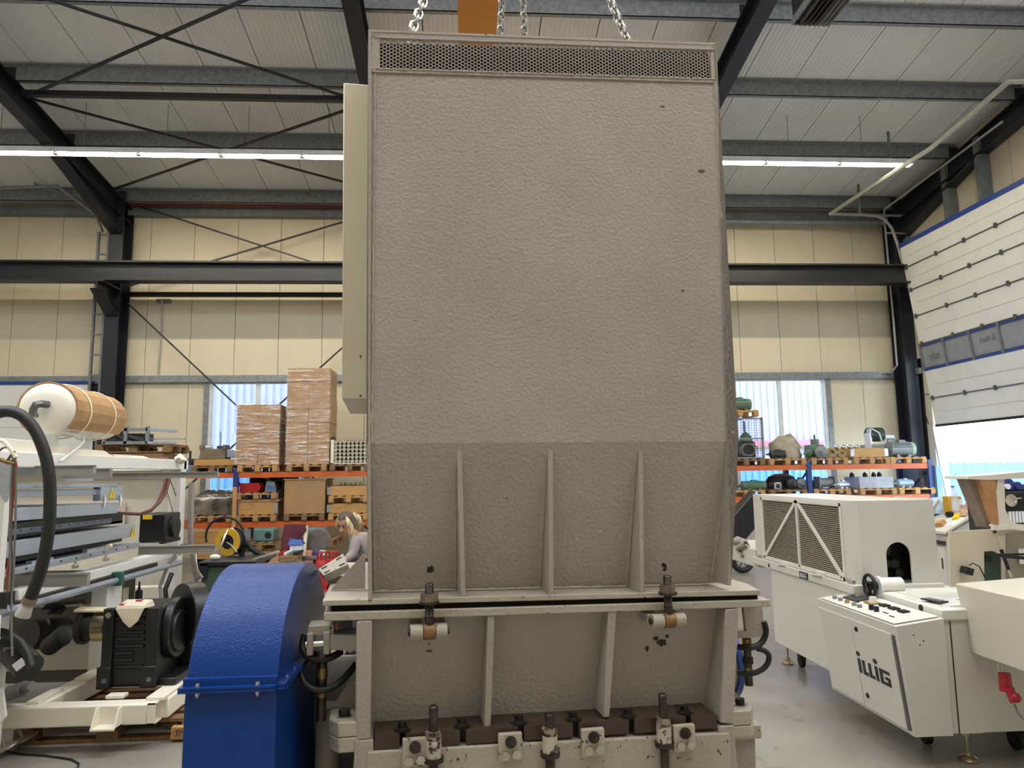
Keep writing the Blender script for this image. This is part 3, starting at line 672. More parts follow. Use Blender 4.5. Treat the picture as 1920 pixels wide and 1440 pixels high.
# hydraulic cylinders: left clevis, arm, cylinder, hoses
hose=mat('hose_black','1a1b1b',.5,0,.1,20); brass=mat('brass_fitting','8a7448',.35,.8,.15,12)
yq=.1
p=my(600,1200,yq); 
part(MB().loft([[( -.66,yq-.02,my(640,1222,yq).z),(-.66,yq+.12,my(640,1222,yq).z),(-.66,yq+.12,my(640,1188,yq).z),(-.66,yq-.02,my(640,1188,yq).z)],[(my(612,1190,yq).x,yq-.02,p.z-.03),(my(612,1190,yq).x,yq+.05,p.z-.03),(my(612,1190,yq).x,yq+.05,p.z+.02),(my(612,1190,yq).x,yq-.02,p.z+.02)]]),'cylinder_arm',mat('grey_cast_light','a8a49d',.35,.3,.1,14,bump=.2,bs=50),bevel=.004)
x0,x1=my(577,1190,yq).x,my(626,1190,yq).x
part(MB().bb(x0,x1,yq-.0,yq+.1,p.z+.015,p.z+.05),'clevis_head',paintl,bevel=.003)
for u in(582,613): x=my(u,1190,yq).x; part(MB().bb(x-.01,x+.012,yq-.03,yq+.06,p.z-.045,p.z+.03),'clevis_cheek',paintl,bevel=.003)
part(MB().cyl((x0-.006,yq-.01,p.z-.012),(x1-.02,yq-.01,p.z-.012),.012,14),'clevis_pin',zinc)
c=my(603,1240,yq)
part(MB().cyl((c.x,yq+.02,p.z-.04),(c.x,yq+.02,p.z-.075),.03,16).cyl((c.x,yq+.02,p.z-.06),(c.x,yq+.02,p.z-.28),.018,14),'cylinder_rod',oily)
part(MB().cyl((c.x,yq+.02,p.z-.10),(c.x,yq+.02,p.z-.135),.021,10),'fitting',brass); part(MB().cyl((c.x,yq+.02,p.z-.175),(c.x,yq+.02,p.z-.2),.02,10),'fitting',brass)
part(MB().cyl((c.x+.02,yq+.09,p.z-.25),(c.x+.02,yq+.09,.3),.045,20),'cylinder_barrel',M('cast_grey'))
def hz_(pts,y,r,name='hydraulic_hose'): 
    P=[my(u,v,y+dy) for u,v,dy in pts]; 
    # smooth
    for _ in range(2):
        Q=[P[0]]
        for a,b in zip(P,P[1:]): Q+=[a.lerp(b,.25),a.lerp(b,.75)]
        Q.append(P[-1]); P=Q
    return part(MB().tube(P,r,10),name,hose)
hz_([(572,1190,.04),(566,1210,.03),(572,1228,.0),(590,1238,0),(615,1236,0),(640,1222,.04)],yq,.013)
hz_([(585,1240,.06),(568,1243,.03),(562,1262,0),(572,1286,-.02),(600,1297,-.02),(635,1285,-.0),(668,1245,.06)],yq,.012)
part(MB().cyl(my(582,1241,yq+.05),my(562,1246,yq+.03),.014,10),'hose_ferrule',brass)
# right bracket and hydraulics
y2=.12
a=my(1394,1128,y2); b=my(1436,1182,y2)
part(MB().loft([[(a.x+.005,y2,b.z),(b.x-.005,y2,b.z),(b.x-.005,y2+.02,b.z),(a.x+.005,y2+.02,b.z)],[(a.x-.002,y2,a.z),(b.x-.012,y2,a.z),(b.x-.012,y2+.02,a.z),(a.x-.002,y2+.02,a.z)]]),'bracket_plate',paintw)
c=my(1404,1190,y2)
part(MB().bb(.74,my(1432,1190,y2).x,y2+.0,y2+.06,c.z-.012,c.z+.014),'cylinder_bracket',paintw)
part(MB().cyl((c.x,y2+.02,c.z-.01),(c.x,y2+.02,c.z-.2),.016,14),'cylinder_rod',oily)
part(MB().cyl((c.x,y2+.02,c.z-.02),(c.x,y2+.02,c.z-.05),.019,10),'fitting',brass); part(MB().cyl((c.x,y2+.02,c.z-.09),(c.x,y2+.02,c.z-.115),.022,8),'fitting',rubber); part(MB().cyl((c.x,y2+.02,c.z-.13),(c.x,y2+.02,c.z-.16),.017,8),'fitting',brass)
hz_([(1432,1165,0),(1438,1185,0),(1428,1208,0),(1405,1216,-.02),(1385,1213,.02)],y2,.012)
hz_([(1420,1216,0),(1436,1220,0),(1444,1232,0),(1436,1252,0),(1412,1264,0),(1382,1262,.03)],y2,.011)
# tilted motor plate on the guard side
pm=part(MB().box((0,0,0),(.001,.001,.001)),'spacer',paintw) if False else None
# ---- belt guard
bg=thing('belt_guard','large rounded blue painted belt guard left of the granulator','guard',(-.76,2.84,0))
bluep=mat('blue_paint','0a3a84',.25,0,.06,4,bump=.3,bs=170,spec=.3)
X0,X1=-.907,-.62; cy,cz,r=2.84,1.056,.413
arc=[(cy-r*math.cos(t),cz+r*math.sin(t)) for t in [PI*i/40 for i in range(41)]]
zj=1.134; t0=math.asin((zj-cz)/r)
up_=[(cy-r*math.cos(t),cz+r*math.sin(t)) for t in [t0+(PI-2*t0)*i/48 for i in range(49)]]
MB().prism(up_,'x',X0,X1).build('upper_cover',bluep,bg,bevel=.002)
MB().prism([(cy-r,.02),(cy-r,cz),(cy-r*math.cos(t0),zj-.002),(cy+r*math.cos(t0),zj-.002),(cy+r,cz),(cy+r,.02)],'x',X0,X1).build('lower_cover',bluep,bg,bevel=.002)
yf=cy-r
for z0,z1,nm in((zj+.001,zj+.008,'upper_flange'),(zj-.009,zj-.001,'lower_flange')): MB().bb(X0-.012,X1+.004,yf-.028,yf+.02,z0,z1).build(nm,bluep,bg)
MB().bb(X0-.004,X1+.002,yf-.006,yf+.02,zj+.008,zj+.03).build('upper_lip',bluep,bg)
MB().bb(X1,X1+.03,yf-.01,cy+.1,zj-.009,zj-.001).bb(X1,X1+.03,yf-.01,cy+.1,zj+.001,zj+.008).build('side_flange',bluep,bg)
for x in(X0+.045,X1-.055):
    b=MB().cyl((x,yf-.015,zj-.025),(x,yf-.015,zj+.018),.004,8).build('flange_bolt',zinc,bg)
    MB().hexn((x,yf-.015,zj+.008),(0,0,1),.013,.008).build('bolt_head',zinc,b); MB().hexn((x,yf-.015,zj-.018),(0,0,1),.013,.008).build('nut',zinc,b)
for yv in(yf+.06,yf+.16): MB().cyl((X1+.018,yv,zj-.02),(X1+.018,yv,zj+.016),.005,6).build('flange_bolt',zinc,bg)
# grey plate bracket on the far side of the guard
p1=[(597,1066),(650,1036),(650,1054),(603,1075)]
tp=thing('mounting_bracket','grey slotted steel plate bracket sticking up behind the blue guard','bracket',tuple(yp(625,1090,3.2)))
A_=[yp(600,1071,3.05),yp(646,1037,3.25),yp(650,1056,3.05)]
a,b,c,d=yp(597,1067,3.05),yp(606,1079,2.95),yp(652,1058,2.95),yp(643,1038,3.05)
nrm=(c-b).cross(a-b).normalized(); nrm=nrm if nrm.z>0 else -nrm
MB().loft([[p-nrm*.03 for p in(a,b,c,d)],[a,b,c,d]]).build('plate',paintl,tp)
for s,t in((.2,.2),(.8,.2),(.2,.8),(.8,.8)):
    q=a.lerp(b,t).lerp(d.lerp(c,t),s)+nrm*.0005; e=(c-b).normalized()*.012
    MB().bar(q-e,q+e,.007,.002,tuple(nrm)).build('slot',dirt,tp)
m0=(b+c)/2
MB().loft([[m0+V((-.04,.03,-.03)),m0+V((.05,.03,-.03)),m0+V((.05,.045,-.03)),m0+V((-.04,.045,-.03))],[m0+V((.02,.03,-.3)),m0+V((.07,.03,-.3)),m0+V((.07,.045,-.3)),m0+V((.02,.045,-.3))]]).build('leg',paintw,tp)
# ---------------------------------------------------------------- left: white forming press, tank, hose, gearbox skid
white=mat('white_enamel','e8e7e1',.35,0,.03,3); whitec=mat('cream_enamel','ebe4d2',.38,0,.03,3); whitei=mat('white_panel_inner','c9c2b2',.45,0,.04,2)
alu=mat('aluminium','b9c4d3',.32,.65,.06,3,stretch=(6,.6,6)); alud=mat('aluminium_dark','6b7482',.4,.7,.12,6)
prof=mat('grey_profile','96948d',.45,.15,.08,4,stretch=(.6,4,4))
blackp=mat('black_paint','141516',.38,0,.15,5,bump=.08,bs=40); darkm=mat('dark_machinery','24241f',.5,.2,.2,6)
card=mat('cardboard','b08a5e',.7,0,.09,5); cream_strap=mat('cream_strap','e6dcb8',.5)
yellow=mat('warning_yellow','e8c21c',.5); woodl=mat('light_wood','b98f58',.65,0,.15,6,stretch=(1,8,8)); woodd=mat('old_wood','7c5f3f',.75,0,.22,6,stretch=(1,8,8))
XM=-2.9
fp=thing('forming_press','open white forming press frame with aluminium platens at the left edge','machine',(-3.4,6.,0))
def P(mb,n,m=white,**k): return mb.build(n,m,fp,**k)
P(MB().bb(-3.0,XM,4.3,7.56,1.885,1.985),'top_beam',white,bevel=.006)
P(MB().bb(-4.7,-4.6,4.3,7.56,1.885,1.985),'top_beam',white)
P(MB().bb(-4.7,XM,7.5,7.6,1.885,1.98),'cross_beam',white)
P(MB().bb(-3.02,XM,7.44,7.56,.0,1.885),'rear_post',white,bevel=.004)
P(MB().prism([(7.44,1.885),(7.44,1.45),(7.1,1.885)],'x',-2.97,-2.96),'gusset',whitei)
P(MB().bb(-5.2,-3.0,7.62,7.65,.35,1.88),'back_panel',whitei)
P(MB().bb(-4.9,-3.5,7.58,7.6,1.3,1.56),'side_sheet',mat('pinkish_sheet','b9a79c',.5))
P(MB().bb(-3.02,XM,6.05,6.3,.2,.98),'middle_post',white,bevel=.004)
P(MB().bb(-3.0,XM,4.9,7.5,1.03,1.10),'lower_beam',white,bevel=.004)
P(MB().bb(-4.6,-2.98,7.3,7.45,.55,.75),'rear_crossbeam',whitec)
P(MB().bb(-4.6,-2.98,6.5,6.6,.72,.86),'cross_member',whitei); P(MB().bb(-4.6,-2.98,6.5,6.6,.2,.48),'cross_member',whitei)
P(MB().bb(-4.6,-2.98,6.7,6.72,.05,1.0),'base_shade',mat('shadow_sheet','6d675c',.6))  # dark sheet standing in for the shaded void inside the base
# trapezoid saddles on the beam and tank feet
for (u0,u1,v0,v1,x) in((0,78,822,851,-2.98),(100,130,836,853,-2.99),(125,205,841,858,-2.98),(208,277,852,863,-2.98)):
    a=xp(u0,v1,x); b=xp(u1,v1,x); c=b.lerp(a,.3); 
    P(MB().prism([(a.y,1.985),(b.y,1.985),(b.y-.22*(b.y-a.y),xp(u0,v0,x).z),(a.y,xp(u0,v0,x).z)],'x',x-.12,x+.03),'saddle_bracket',whitec,bevel=.003)
# tilting guard arm at left top
# platens
def plat(y0,y1,z0,z1,n='platen',m=alu,x0=-4.3,x1=XM,dz=0):
    return P(MB().loft([[(x0,y0,z0),(x1,y0,z0),(x1,y1,z0+dz),(x0,y1,z0+dz)],[(x0,y0,z1),(x1,y0,z1),(x1,y1,z1+dz),(x0,y1,z1+dz)]]),n,m,bevel=.003)
plat(4.3,6.12,1.755,1.785,'upper_plate',alu,dz=-.02); plat(4.3,5.95,1.70,1.745,'upper_rail',alu,x1=-2.93,dz=-.02)
P(MB().bb(-2.93,-2.91,5.35,5.75,1.79,1.82),'cover_strip',alu)
plat(4.3,6.15,1.55,1.635,'upper_platen',alu,dz=-.03)
P(MB().bb(-4.3,-2.92,4.3,6.2,1.49,1.53),'heater_edge',darkm)
hp_=plat(4.3,6.1,1.455,1.495,'punched_rail',alud,x1=-2.92,dz=-.01)
for i in range(14): MB().bb(-2.921,-2.918,4.55+i*.115,4.562+i*.115,1.468,1.480).build('hole',dirt,hp_)
P(MB().bb(-4.3,-2.95,4.3,6.35,1.43,1.45),'tool_frame',darkm)
plat(4.3,6.48,1.32,1.42,'lower_platen',alu,dz=-.015)
P(MB().bb(-4.2,-2.97,4.3,6.4,1.27,1.315),'under_plate',darkm)
lr=plat(4.3,6.6,1.20,1.245,'lower_rail',alu,dz=.0)
for i in range(9): MB().bb(-2.9,-2.897,4.75+i*.2,4.765+i*.2,1.218,1.232).build('hole',dirt,lr)
P(MB().bb(-2.96,-2.92,5.05,5.3,1.245,1.262),'clamp_bar',alu); P(MB().bb(-2.96,-2.92,5.75,6.1,1.245,1.268),'clamp_bar',alu)
P(MB().cyl((-2.9,6.02,1.262),(-2.9,6.06,1.262),.02,12),'cable_end',cream_strap)
for y_ in(5.55,6.0): P(MB().cyl((-2.9,y_,1.2),(-2.9,y_,1.165),.012,8).cyl((-2.9,y_-.025,1.165),(-2.9,y_+.025,1.165),.016,10),'locking_pin',zinc)
# junction plate with warning triangle and screws
def tri(y,z,s,x=-2.896):
    o=P(MB().prism([(y-s*.62,z-s*.5),(y+s*.62,z-s*.5),(y,z+s*.6)],'x',x,x+.002),'warning_sign',yellow)
    MB().prism([(y+s*.05,z+s*.3),(y-s*.12,z+s*.02),(y-.0*s,z+s*.02),(y-s*.05,z-s*.36),(y+s*.12,z-s*.02),(y+.02*s,z-s*.02)],'x',x+.002,x+.003).build('flash_mark',dirt,o)
    return o
P(MB().bb(-2.96,-2.9,5.86,6.22,1.63,1.745),'junction_plate',alu,bevel=.003)
tri(6.03,1.685,.075)
tri(6.43,1.345,.075,-2.893)
for y_ in(5.9,6.16):
    P(MB().cyl((-2.89,y_,1.58),(-2.89,y_,1.67),.007,8).cyl((-2.89,y_,1.625),(-2.89,y_,1.645),.014,8),'adjusting_screw',zinc)
P(MB().bb(-3.1,-2.95,6.15,6.35,1.43,1.52).cyl((-3.0,6.3,1.5),(-3.0,6.3,1.58),.02,10).cyl((-2.98,6.2,1.5),(-2.98,6.2,1.6),.012,8),'valve_block',darkm)
P(MB().cyl((-2.94,5.2,1.53),(-2.94,5.6,1.535),.016,8),'hose_end',cream_strap)
# blue-grey pipe with green clamp, second pipe
pipe=mat('pipe_bluegrey','aab4c4',.25,.5,.05,4)
P(MB().cyl((-2.86,4.3,1.0),(-2.86,7.4,.97),.026,14),'pipe',pipe)
P(MB().bb(-2.9,-2.82,6.1,6.16,.94,1.05),'pipe_clamp',mat('green_clamp','2f6b58',.5),bevel=.006)
P(MB().bb(-2.95,-2.87,4.3,6.9,1.0,1.03),'shadow_strip',darkm)  # dark strip standing in for the shade under the lower beam
# grey transverse profiles
def prf(u0,v0,u1,v1,y,h,n='cross_profile'):
    a=yp(u0,v0,y); b=yp(u1,v1,y); return P(MB().bb(a.x,b.x,y-.02,y+.02,b.z-h,b.z).bb(a.x,b.x,y-.035,y+.0,b.z-.006,b.z).bb(a.x,b.x,y-.035,y,b.z-h,b.z-h+.006),n,prof)
prf(20,878,178,872,5.0,.066); prf(120,880,209,878,5.35,.072); prf(205,884,410,884,5.6,.046)
prf(262,1021,405,1021,5.9,.066); prf(18,1078,167,1074,5.1,.085)
# black servo motor, brown cables
sv=P(MB().bb(-3.1,-2.86,7.0,7.36,1.2,1.47),'servo_motor',blackp,bevel=.015)
MB().cyl((-2.86,7.2,1.335),(-2.83,7.2,1.335),.1,20).build('fan_ring',darkm,sv)
MB().bb(-2.9,-2.86,6.98,7.38,1.19,1.22).build('motor_flange',darkm,sv); MB().bb(-3.06,-2.98,6.98,6.999,1.42,1.46).build('rating_plate',yellow,sv)
brc=mat('brown_cable','5a2f2b',.5,0,.15,10)
for dx in(0,.03):
    P_=[yp(312+dx*200,897,6.9),yp(306+dx*200,920,6.85),yp(296+dx*100,942,6.8),yp(283,958-dx*50,6.7),yp(262,964,6.6),yp(240,963,6.5),yp(222,962,6.3)]
    P(MB().tube(P_,.014,8),'cable',brc)
P(MB().tube([yp(318,897,7.0),yp(330,930,7.1)],.004,5),'thin_cable',darkm)
# left front panel with tubes
yl=4.35
a=yp(-30,1210,yl); b=yp(20,860,yl)
P(MB().bb(a.x,b.x-.015,yl,yl+.05,a.z,b.z),'front_panel',white,bevel=.004)
P(MB().prism([(yp(-30,1120,yl).x,yp(0,868,yl-.03).z),(yp(9,1120,yl).x,yp(0,868,yl).z),(yp(7,1120,yl).x,yp(0,936,yl).z),(yp(3,1120,yl).x,yp(0,942,yl).z),(yp(-30,1120,yl).x,yp(0,900,yl).z)],'y',yl-.03,yl-.02),'access_plate',alu)
redt=mat('red_tube','a5442c',.4); gryt=mat('grey_tube','6f6f6a',.4)
yq2=4.2
for m_,pts,r in((gryt,((-12,855),(5,840),(18,838),(28,850),(30,880),(29,980),(25,1085),(21,1120),(22,1200),(23,1230)),.006),(redt,((12,870),(28,858),(31,872),(26,915),(19,1000),(20,1030),(14,1070),(14,1108)),.006),(gryt,((13,865),(26,846),(22,905),(19,1000),(21,1050),(18,1112)),.009),(whitec,((-10,822),(8,828),(20,842),(30,858)),.012)):
    P(MB().tube([yp(u,v,yq2) for u,v in pts],r,8),'pneumatic_tube',m_)
P(MB().cyl(yp(0,862,yq2),yp(28,870,yq2),.012,10),'brass_valve',brass)
P(MB().bb(*[k for k in (yp(2,1120,yq2).x,yp(20,1120,yq2).x)],yq2-.03,yq2+.04,yp(0,1140,yq2).z,yp(0,1110,yq2).z),'valve_manifold',darkm)
P(MB().cyl(yp(-15,1148,yq2),yp(20,1138,yq2),.028,14),'pipe_end',pipe)
# vertical leg at the lower left with foot discs
P(MB().bb(yp(-30,1120,4.9).x,yp(3,1120,4.9).x,4.9,5.0,.12,1.0),'front_leg',white)
P(MB().prism([(yp(-30,1120,4.8).x,.12),(yp(26,1120,4.8).x,.35),(yp(16,1120,4.8).x,.52),(yp(-30,1120,4.8).x,.55)],'y',4.8,4.82),'leg_bracket',white)
for u,v,zc in((10,1402,.05),(44,1386,.06)):
    c=zp(u,v,zc)
    P(MB().lathe([(0.001,-.01),(.085,-.006),(.088,0),(.085,.006),(.03,.012),(.012,.016),(.012,.2),(0.001,.2)],c,V((-.38,-.1,.92)),24),'levelling_foot',mat('zinc_disc','9b958a',.4,.5,.1,12))
# shadowed motors and pump inside the base
pu=P(MB().cyl(yp(8,1205,5.0),yp(56,1252,4.85),.085,18),'pump_motor',blackp)
MB().bb(*sorted((yp(9,1120,4.84).x,yp(30,1120,4.84).x)),4.86,4.95,yp(0,1235,4.9).z,yp(0,1212,4.9).z).build('terminal_box',gryt,pu)
q0=yp(36,1246,4.76); MB().box(q0,(.07,.004,.05),Mx.Rotation(rad(-38),3,'Y')).build('rating_plate',pvc,pu)
P(MB().tube([yp(0,1185,4.8),yp(20,1190,4.8),yp(40,1205,4.8),yp(52,1228,4.78),yp(58,1250,4.76)],.026,10),'pump_hose',hose)
P(MB().cyl(yp(52,1190,6.0),yp(118,1185,6.3),.12,16),'base_motor',blackp); P(MB().cyl(yp(92,1212,5.9),yp(120,1190,5.8),.07,16),'base_motor',darkm)
P(MB().cyl(yp(95,1127,6.3),yp(160,1121,6.3),.045,16).cyl(yp(160,1121,6.3),yp(167,1121,6.3),.055,16),'air_cylinder',mat('cylinder_grey','6b665c',.4,.4))
P(MB().cyl(yp(20,1300,5.2),yp(46,1291,5.1),.05,14).cyl(yp(46,1291,5.1),yp(60,1286,5.05),.03,12),'gas_valve',gryt)
for i in range(4): P(MB().tube([yp(80+i*7,1142,6.1),yp(92+i*7,1132,6.1),yp(104+i*6,1140,6.1),yp(92+i*7,1150,6.0)],.012,6),'cable_bundle',rubber)
gh=P(MB().lathe([(.03,0),(.03,.16),(.012,.17),(.006,.24),(.0,.24)],yp(259,1143,6.6),(0,0,1),12),'hand_valve',blackp)
P(MB().tube([yp(303,1130,6.9),yp(300,1100,6.95),yp(315,1060,7.1),yp(340,1022,7.2),yp(352,1020,7.2)],.015,8),'grey_hose',gryt)
P(MB().tube([yp(312,1135,7.0),yp(310,1105,7.0),yp(322,1075,7.1)],.022,8),'dark_hose',hose)
# compressed air tank wrapped in cardboard
ta=yp(84,766,5.2); tb_=yp(193,785,6.42); ax=(tb_-ta).normalized(); Lt=(tb_-ta).length
rt=.185
tk_=thing('pressure_tank','white pressure tank wrapped in cardboard on top of the press','tank',tuple(ta+V((0,0,-rt))))
MB().lathe([(.001,-.022),(.06,-.018),(.12,-.004),(.155,.012),(.176,.032),(rt,.055),(rt,Lt-.05),(.16,Lt),(.08,Lt+.04),(.001,Lt+.05)],ta,ax,40).build('vessel',mat('tank_white','e2ddcf',.22,0,.02,3),tk_)
up=V((0,0,1)); s1=ax.cross(up).normalized(); u1=s1.cross(ax)
cw=MB(); rc=rt+.012; nseg=13
ang=[rad(-62)+i*rad(304)/ (nseg) for i in range(nseg+1)]
def ring(t,r_): return [ta+ax*t+s1*(math.sin(a)*r_)*1+u1*(math.cos(a)*r_) for a in [x_-rad(90) for x_ in ang]]
ang=[rad(-150)+i*rad(285)/nseg for i in range(nseg+1)]
def arcring(t,r_): return [ta+ax*t+s1*math.sin(a)*r_+u1*math.cos(a)*r_ for a in ang]
cw=MB()
for i in range(nseg):
    A=[arcring(t,r_)[i+d] for t in(.05,Lt-.03) for r_ in(rt+.004,rt+.016) for d in(0,1)]
    cw.loft([[A[0],A[1],A[3],A[2]],[A[4],A[5],A[7],A[6]]])
cw.build('cardboard_wrap',card,tk_,smooth=0)
for t in(.25*Lt,.72*Lt):
    cw=MB().tube([ta+ax*t+s1*math.sin(a)*(rt+.018)+u1*math.cos(a)*(rt+.018) for a in [2*PI*i/40 for i in range(40)]],.011,6,closed=True,flat=.5); cw.build('strap',cream_strap,tk_)
el=ta+ax*-.05+s1*-.045
e0=yp(73,760,5.12); MB().tube([e0+V((.03,.05,.01)),e0+V((.015,.0,.01)),e0+V((-.005,-.03,-.0)),e0+V((-.015,-.035,-.03)),e0+V((-.016,-.035,-.075))],.026,12).build('pipe_elbow',mat('malleable_iron','6a6764',.35,.8,.15,12),tk_)
MB().cyl(e0+V((-.016,-.035,-.06)),e0+V((-.016,-.035,-.085)),.036,8).build('union_nut',M('malleable_iron'),tk_)
MB().cyl(e0+V((-.016,-.035,-.085)),e0+V((-.016,-.035,-.19)),.018,10).build('pipe_nipple',zinc,tk_)
for u,vt,vb,y_ in((95,805,838,5.35),(160,812,848,6.15)):
    a=yp(u-9,vb,y_); b=yp(u+9,vt,y_); MB().bb(a.x,b.x,y_,y_+.05,a.z,b.z).build('tank_foot',white,tk_)
MB().tube([yp(118,809,5.3),yp(150,818,5.6),yp(157,820,5.6),yp(157,827,5.6),yp(148,838,5.5),yp(113,865,5.2)],.009,8).build('drain_rod',white,fp)
# big black hose
hpts=[(-40,800),(-20,782),(0,772),(22,771),(44,780),(64,802),(80,836),(90,872),(94,910),(94,960),(90,1005),(84,1040),(76,1072),(66,1100),(56,1124)]
hs=thing('suction_hose','thick black ribbed hose arching down in front of the white press','hose',tuple(yp(56,1124,4.1)))
P_=[yp(u,v,4.0) for u,v in hpts]
for _ in range(2):
    Q=[P_[0]]
    for a,b in zip(P_,P_[1:]): Q+=[a.lerp(b,.25),a.lerp(b,.75)]
    Q.append(P_[-1]); P_=Q
MB().tube(P_,.031,14).build('hose_body',hose,hs)
a=yp(57,1121,4.0); b=yp(52,1132,4.0); c=yp(44,1150,4.0)
MB().cyl(a,b,.035,14).build('clamp_band',mat('clamp_brass','8a7a62',.35,.7),hs)
MB().lathe([(.028,0),(.03,.02),(.034,.025),(.034,.04),(.038,.05),(.038,.068),(.03,.07)],b,(c-b),18).build('coupling',mat('coupling_grey','a9a69f',.4,.1),hs)
# rag on beam end, brown tube roll
tag(MB().tube([yp(330,862,7.3),yp(338,858,7.3),yp(345,862,7.3),yp(336,866,7.3)],[.03,.045,.04,.03],8).build('rag',mat('rag_white','d5cfc0',.8,0,.1,20)),'crumpled white rag on the far end of the press beam','rag')
tag(MB().cyl(yp(285,862,7.2),yp(316,862,7.2),.025,10).build('brown_tube',brc),'short brown tube lying on the press beam beside the rag','tube')
# ---- gearbox skid
sk=thing('machine_skid','white square-tube skid frame lying on a pallet beside the blue guard','frame',(-2.6,5.5,.16))
z0,z1=.165,.30
S=lambda mb,n,m=whitec,**k: mb.build(n,m,sk,**k)
xa,xb=-3.4,-2.11
def hollow(x0,x1,y0,y1,z0,z1,t=.008):
    return MB().bb(x0,x1,y0,y0+t,z0,z1).bb(x0,x1,y1-t,y1,z0,z1).bb(x0,x1,y0,y1,z0,z0+t).bb(x0,x1,y0,y1,z1-t,z1)
S(MB().loft([[(xa,5.14,z0),(xa,5.26,z0),(xa,5.26,z1),(xa,5.14,z1)],[(xb-.05,5.14,z0),(xb-.05,5.26,z0),(xb-.05,5.26,z1),(xb-.05,5.14,z1)]]),'front_tube',bevel=.012)
S(hollow(xb-.05,xb,5.14,5.26,z0,z1),'tube_end')
dirv=(yp(345,1255,5.95)-yp(293,1330,5.2)); 
S(MB().loft([[(-2.18,5.26,z0),(-2.07,5.26,z0),(-2.07,5.26,z1),(-2.18,5.26,z1)],[(-2.18,6.6,z0),(-2.07,6.6,z0),(-2.07,6.6,z1),(-2.18,6.6,z1)]]),'right_tube',bevel=.012)
S(MB().loft([[(-3.02,5.26,z0),(-2.88,5.26,z0),(-2.88,5.26,z1),(-3.02,5.26,z1)],[(-2.98,6.3,z0),(-2.84,6.3,z0),(-2.84,6.3,z1),(-2.98,6.3,z1)]]),'left_tube',bevel=.012)
for x0,x1,y0,y1 in((-2.98,-2.9,5.2,5.5),(-2.96,-2.84,5.75,6.0),(-2.2,-2.08,5.2,5.6),(-2.5,-2.38,5.27,5.35)): S(MB().bb(x0,x1,y0,y1,z1,z1+.022),'mounting_pad',bevel=.003)
S(MB().bb(-2.9,-2.6,6.05,6.35,z1+.03,z1+.1),'raised_channel',bevel=.01)
bx0,bx1=yp(180,1350,5.12).x,yp(226,1350,5.12).x
S(MB().bb(bx0,bx1,5.04,5.14,z0,z0+.012),'bracket_foot'); 
for x in(bx0,bx1-.012): S(MB().prism([(5.04,z0),(5.14,z0),(5.14,z1-.01),(5.1,z1-.01)],'x',x,x+.012),'bracket_cheek')
def pallet(name,lab,loc,rz=0,group=None,L=1.2,W=.8,m=None,hidden_back=False):
    m=m or woodl; t=thing(name,lab,'pallet',loc,rz,group)
    # origin at centre bottom; long side along y, blocks seen on the short side (x) or vice versa
    h=.144; n=5
    for i in range(n):
        x=-W/2+.05+i*(W-.1)/(n-1); MB().bb(x-.05,x+.05,-L/2,L/2,h-.022,h).local('top_board',m,t)
    for y in(-L/2+.05,0,L/2-.05): MB().bb(-W/2,W/2,y-.05,y+.05,h-.044,h-.022).local('cross_board',m,t)
    for x in(-W/2+.05,0,W/2-.05):
        MB().bb(x-.05,x+.05,-L/2,L/2,0,.022).local('bottom_board',m,t)
        for y in(-L/2+.05,0,L/2-.05): MB().bb(x-.05,x+.05,y-.07,y+.07,.022,h-.044).local('block',m,t)
    return t
pl=pallet('pallet','old wooden pallet on the floor under the white skid frame',(-2.50,5.72,0),rad(90),L=1.2,W=.8,m=woodd)
pl2=None
fnt=mat('branding_ink','4a3822',.8)
bp_=yp(316,1373,5.30)
# stamped block face: end of the pallet nearest the blue guard
MB().bb(-2.05,-1.88,5.27,5.4,.022,.1).build('stamped_block',woodl,pl)
text('EPAL',.05,fnt,'stamp',pl,(-1.965,5.268,.062),Mx.Rotation(PI/2,3,'X'))
MB().tube([(-1.965+.07*math.cos(a),5.268,.062+.028*math.sin(a)) for a in [2*PI*i/24 for i in range(24)]],.0015,5,closed=True).build('stamp_ring',fnt,pl)
# gearbox
gy=5.42
g0=yp(190,1142,gy); g1=yp(297,1140,gy); g2=yp(182,1298,gy)
gx0,gx1=g2.x,g1.x+.005; gz0,gz1=.325,g0.z
gb=thing('gearbox','black ribbed gearbox with a polished shaft, standing on the white skid','gearbox',((gx0+gx1)/2,gy+.3,.32))
G=lambda mb,n,m=blackp,**k: mb.build(n,m,gb,**k)
w_=gx1-gx0; h_=gz1-gz0
G(MB().bb(gx0+.02,gx1-.01,gy+.03,gy+.5,gz0,gz1-.01),'housing',bevel=.02)
for x0,x1 in((gx0+.01,gx0+.085),(gx1-.09,gx1)):
    G(MB().bb(x0,x1,gy,gy+.06,gz0+.13,gz1),'corner_column',bevel=.008)
    G(MB().bb(x0-.02,x1+.0,gy-.01,gy+.08,gz0,gz0+.15),'foot',bevel=.008)
    for zz,r_,mm_ in((gz1-.045,.02,zinc if x0<gx0+.05 else dirt),(gz0+.06,.018,alud)): G(MB().cyl(((x0+x1)/2,gy-.013 if zz<gz0+.2 else gy-.002,zz),((x0+x1)/2,gy,zz),r_,14),'bolt_hole',mm_)
for i in range(8):
    z=gz0+.14+i*.048; a,b=gx0+.10,gx1-.105
    if i in(1,2): b-=.07
    if i in (5,6): a+=.06
    G(MB().cyl((a,gy+.026,z),(b,gy+.026,z),.013,10),'cooling_rib')
G(MB().bb(gx0+.09,gx1-.09,gy+.015,gy+.04,gz1-.06,gz1-.02),'top_lip',bevel=.01)
G(MB().cyl((gx1-.01,gy+.28,gz0+.36),(gx1+.05,gy+.28,gz0+.36),.22,28),'side_cover',bevel=.01)
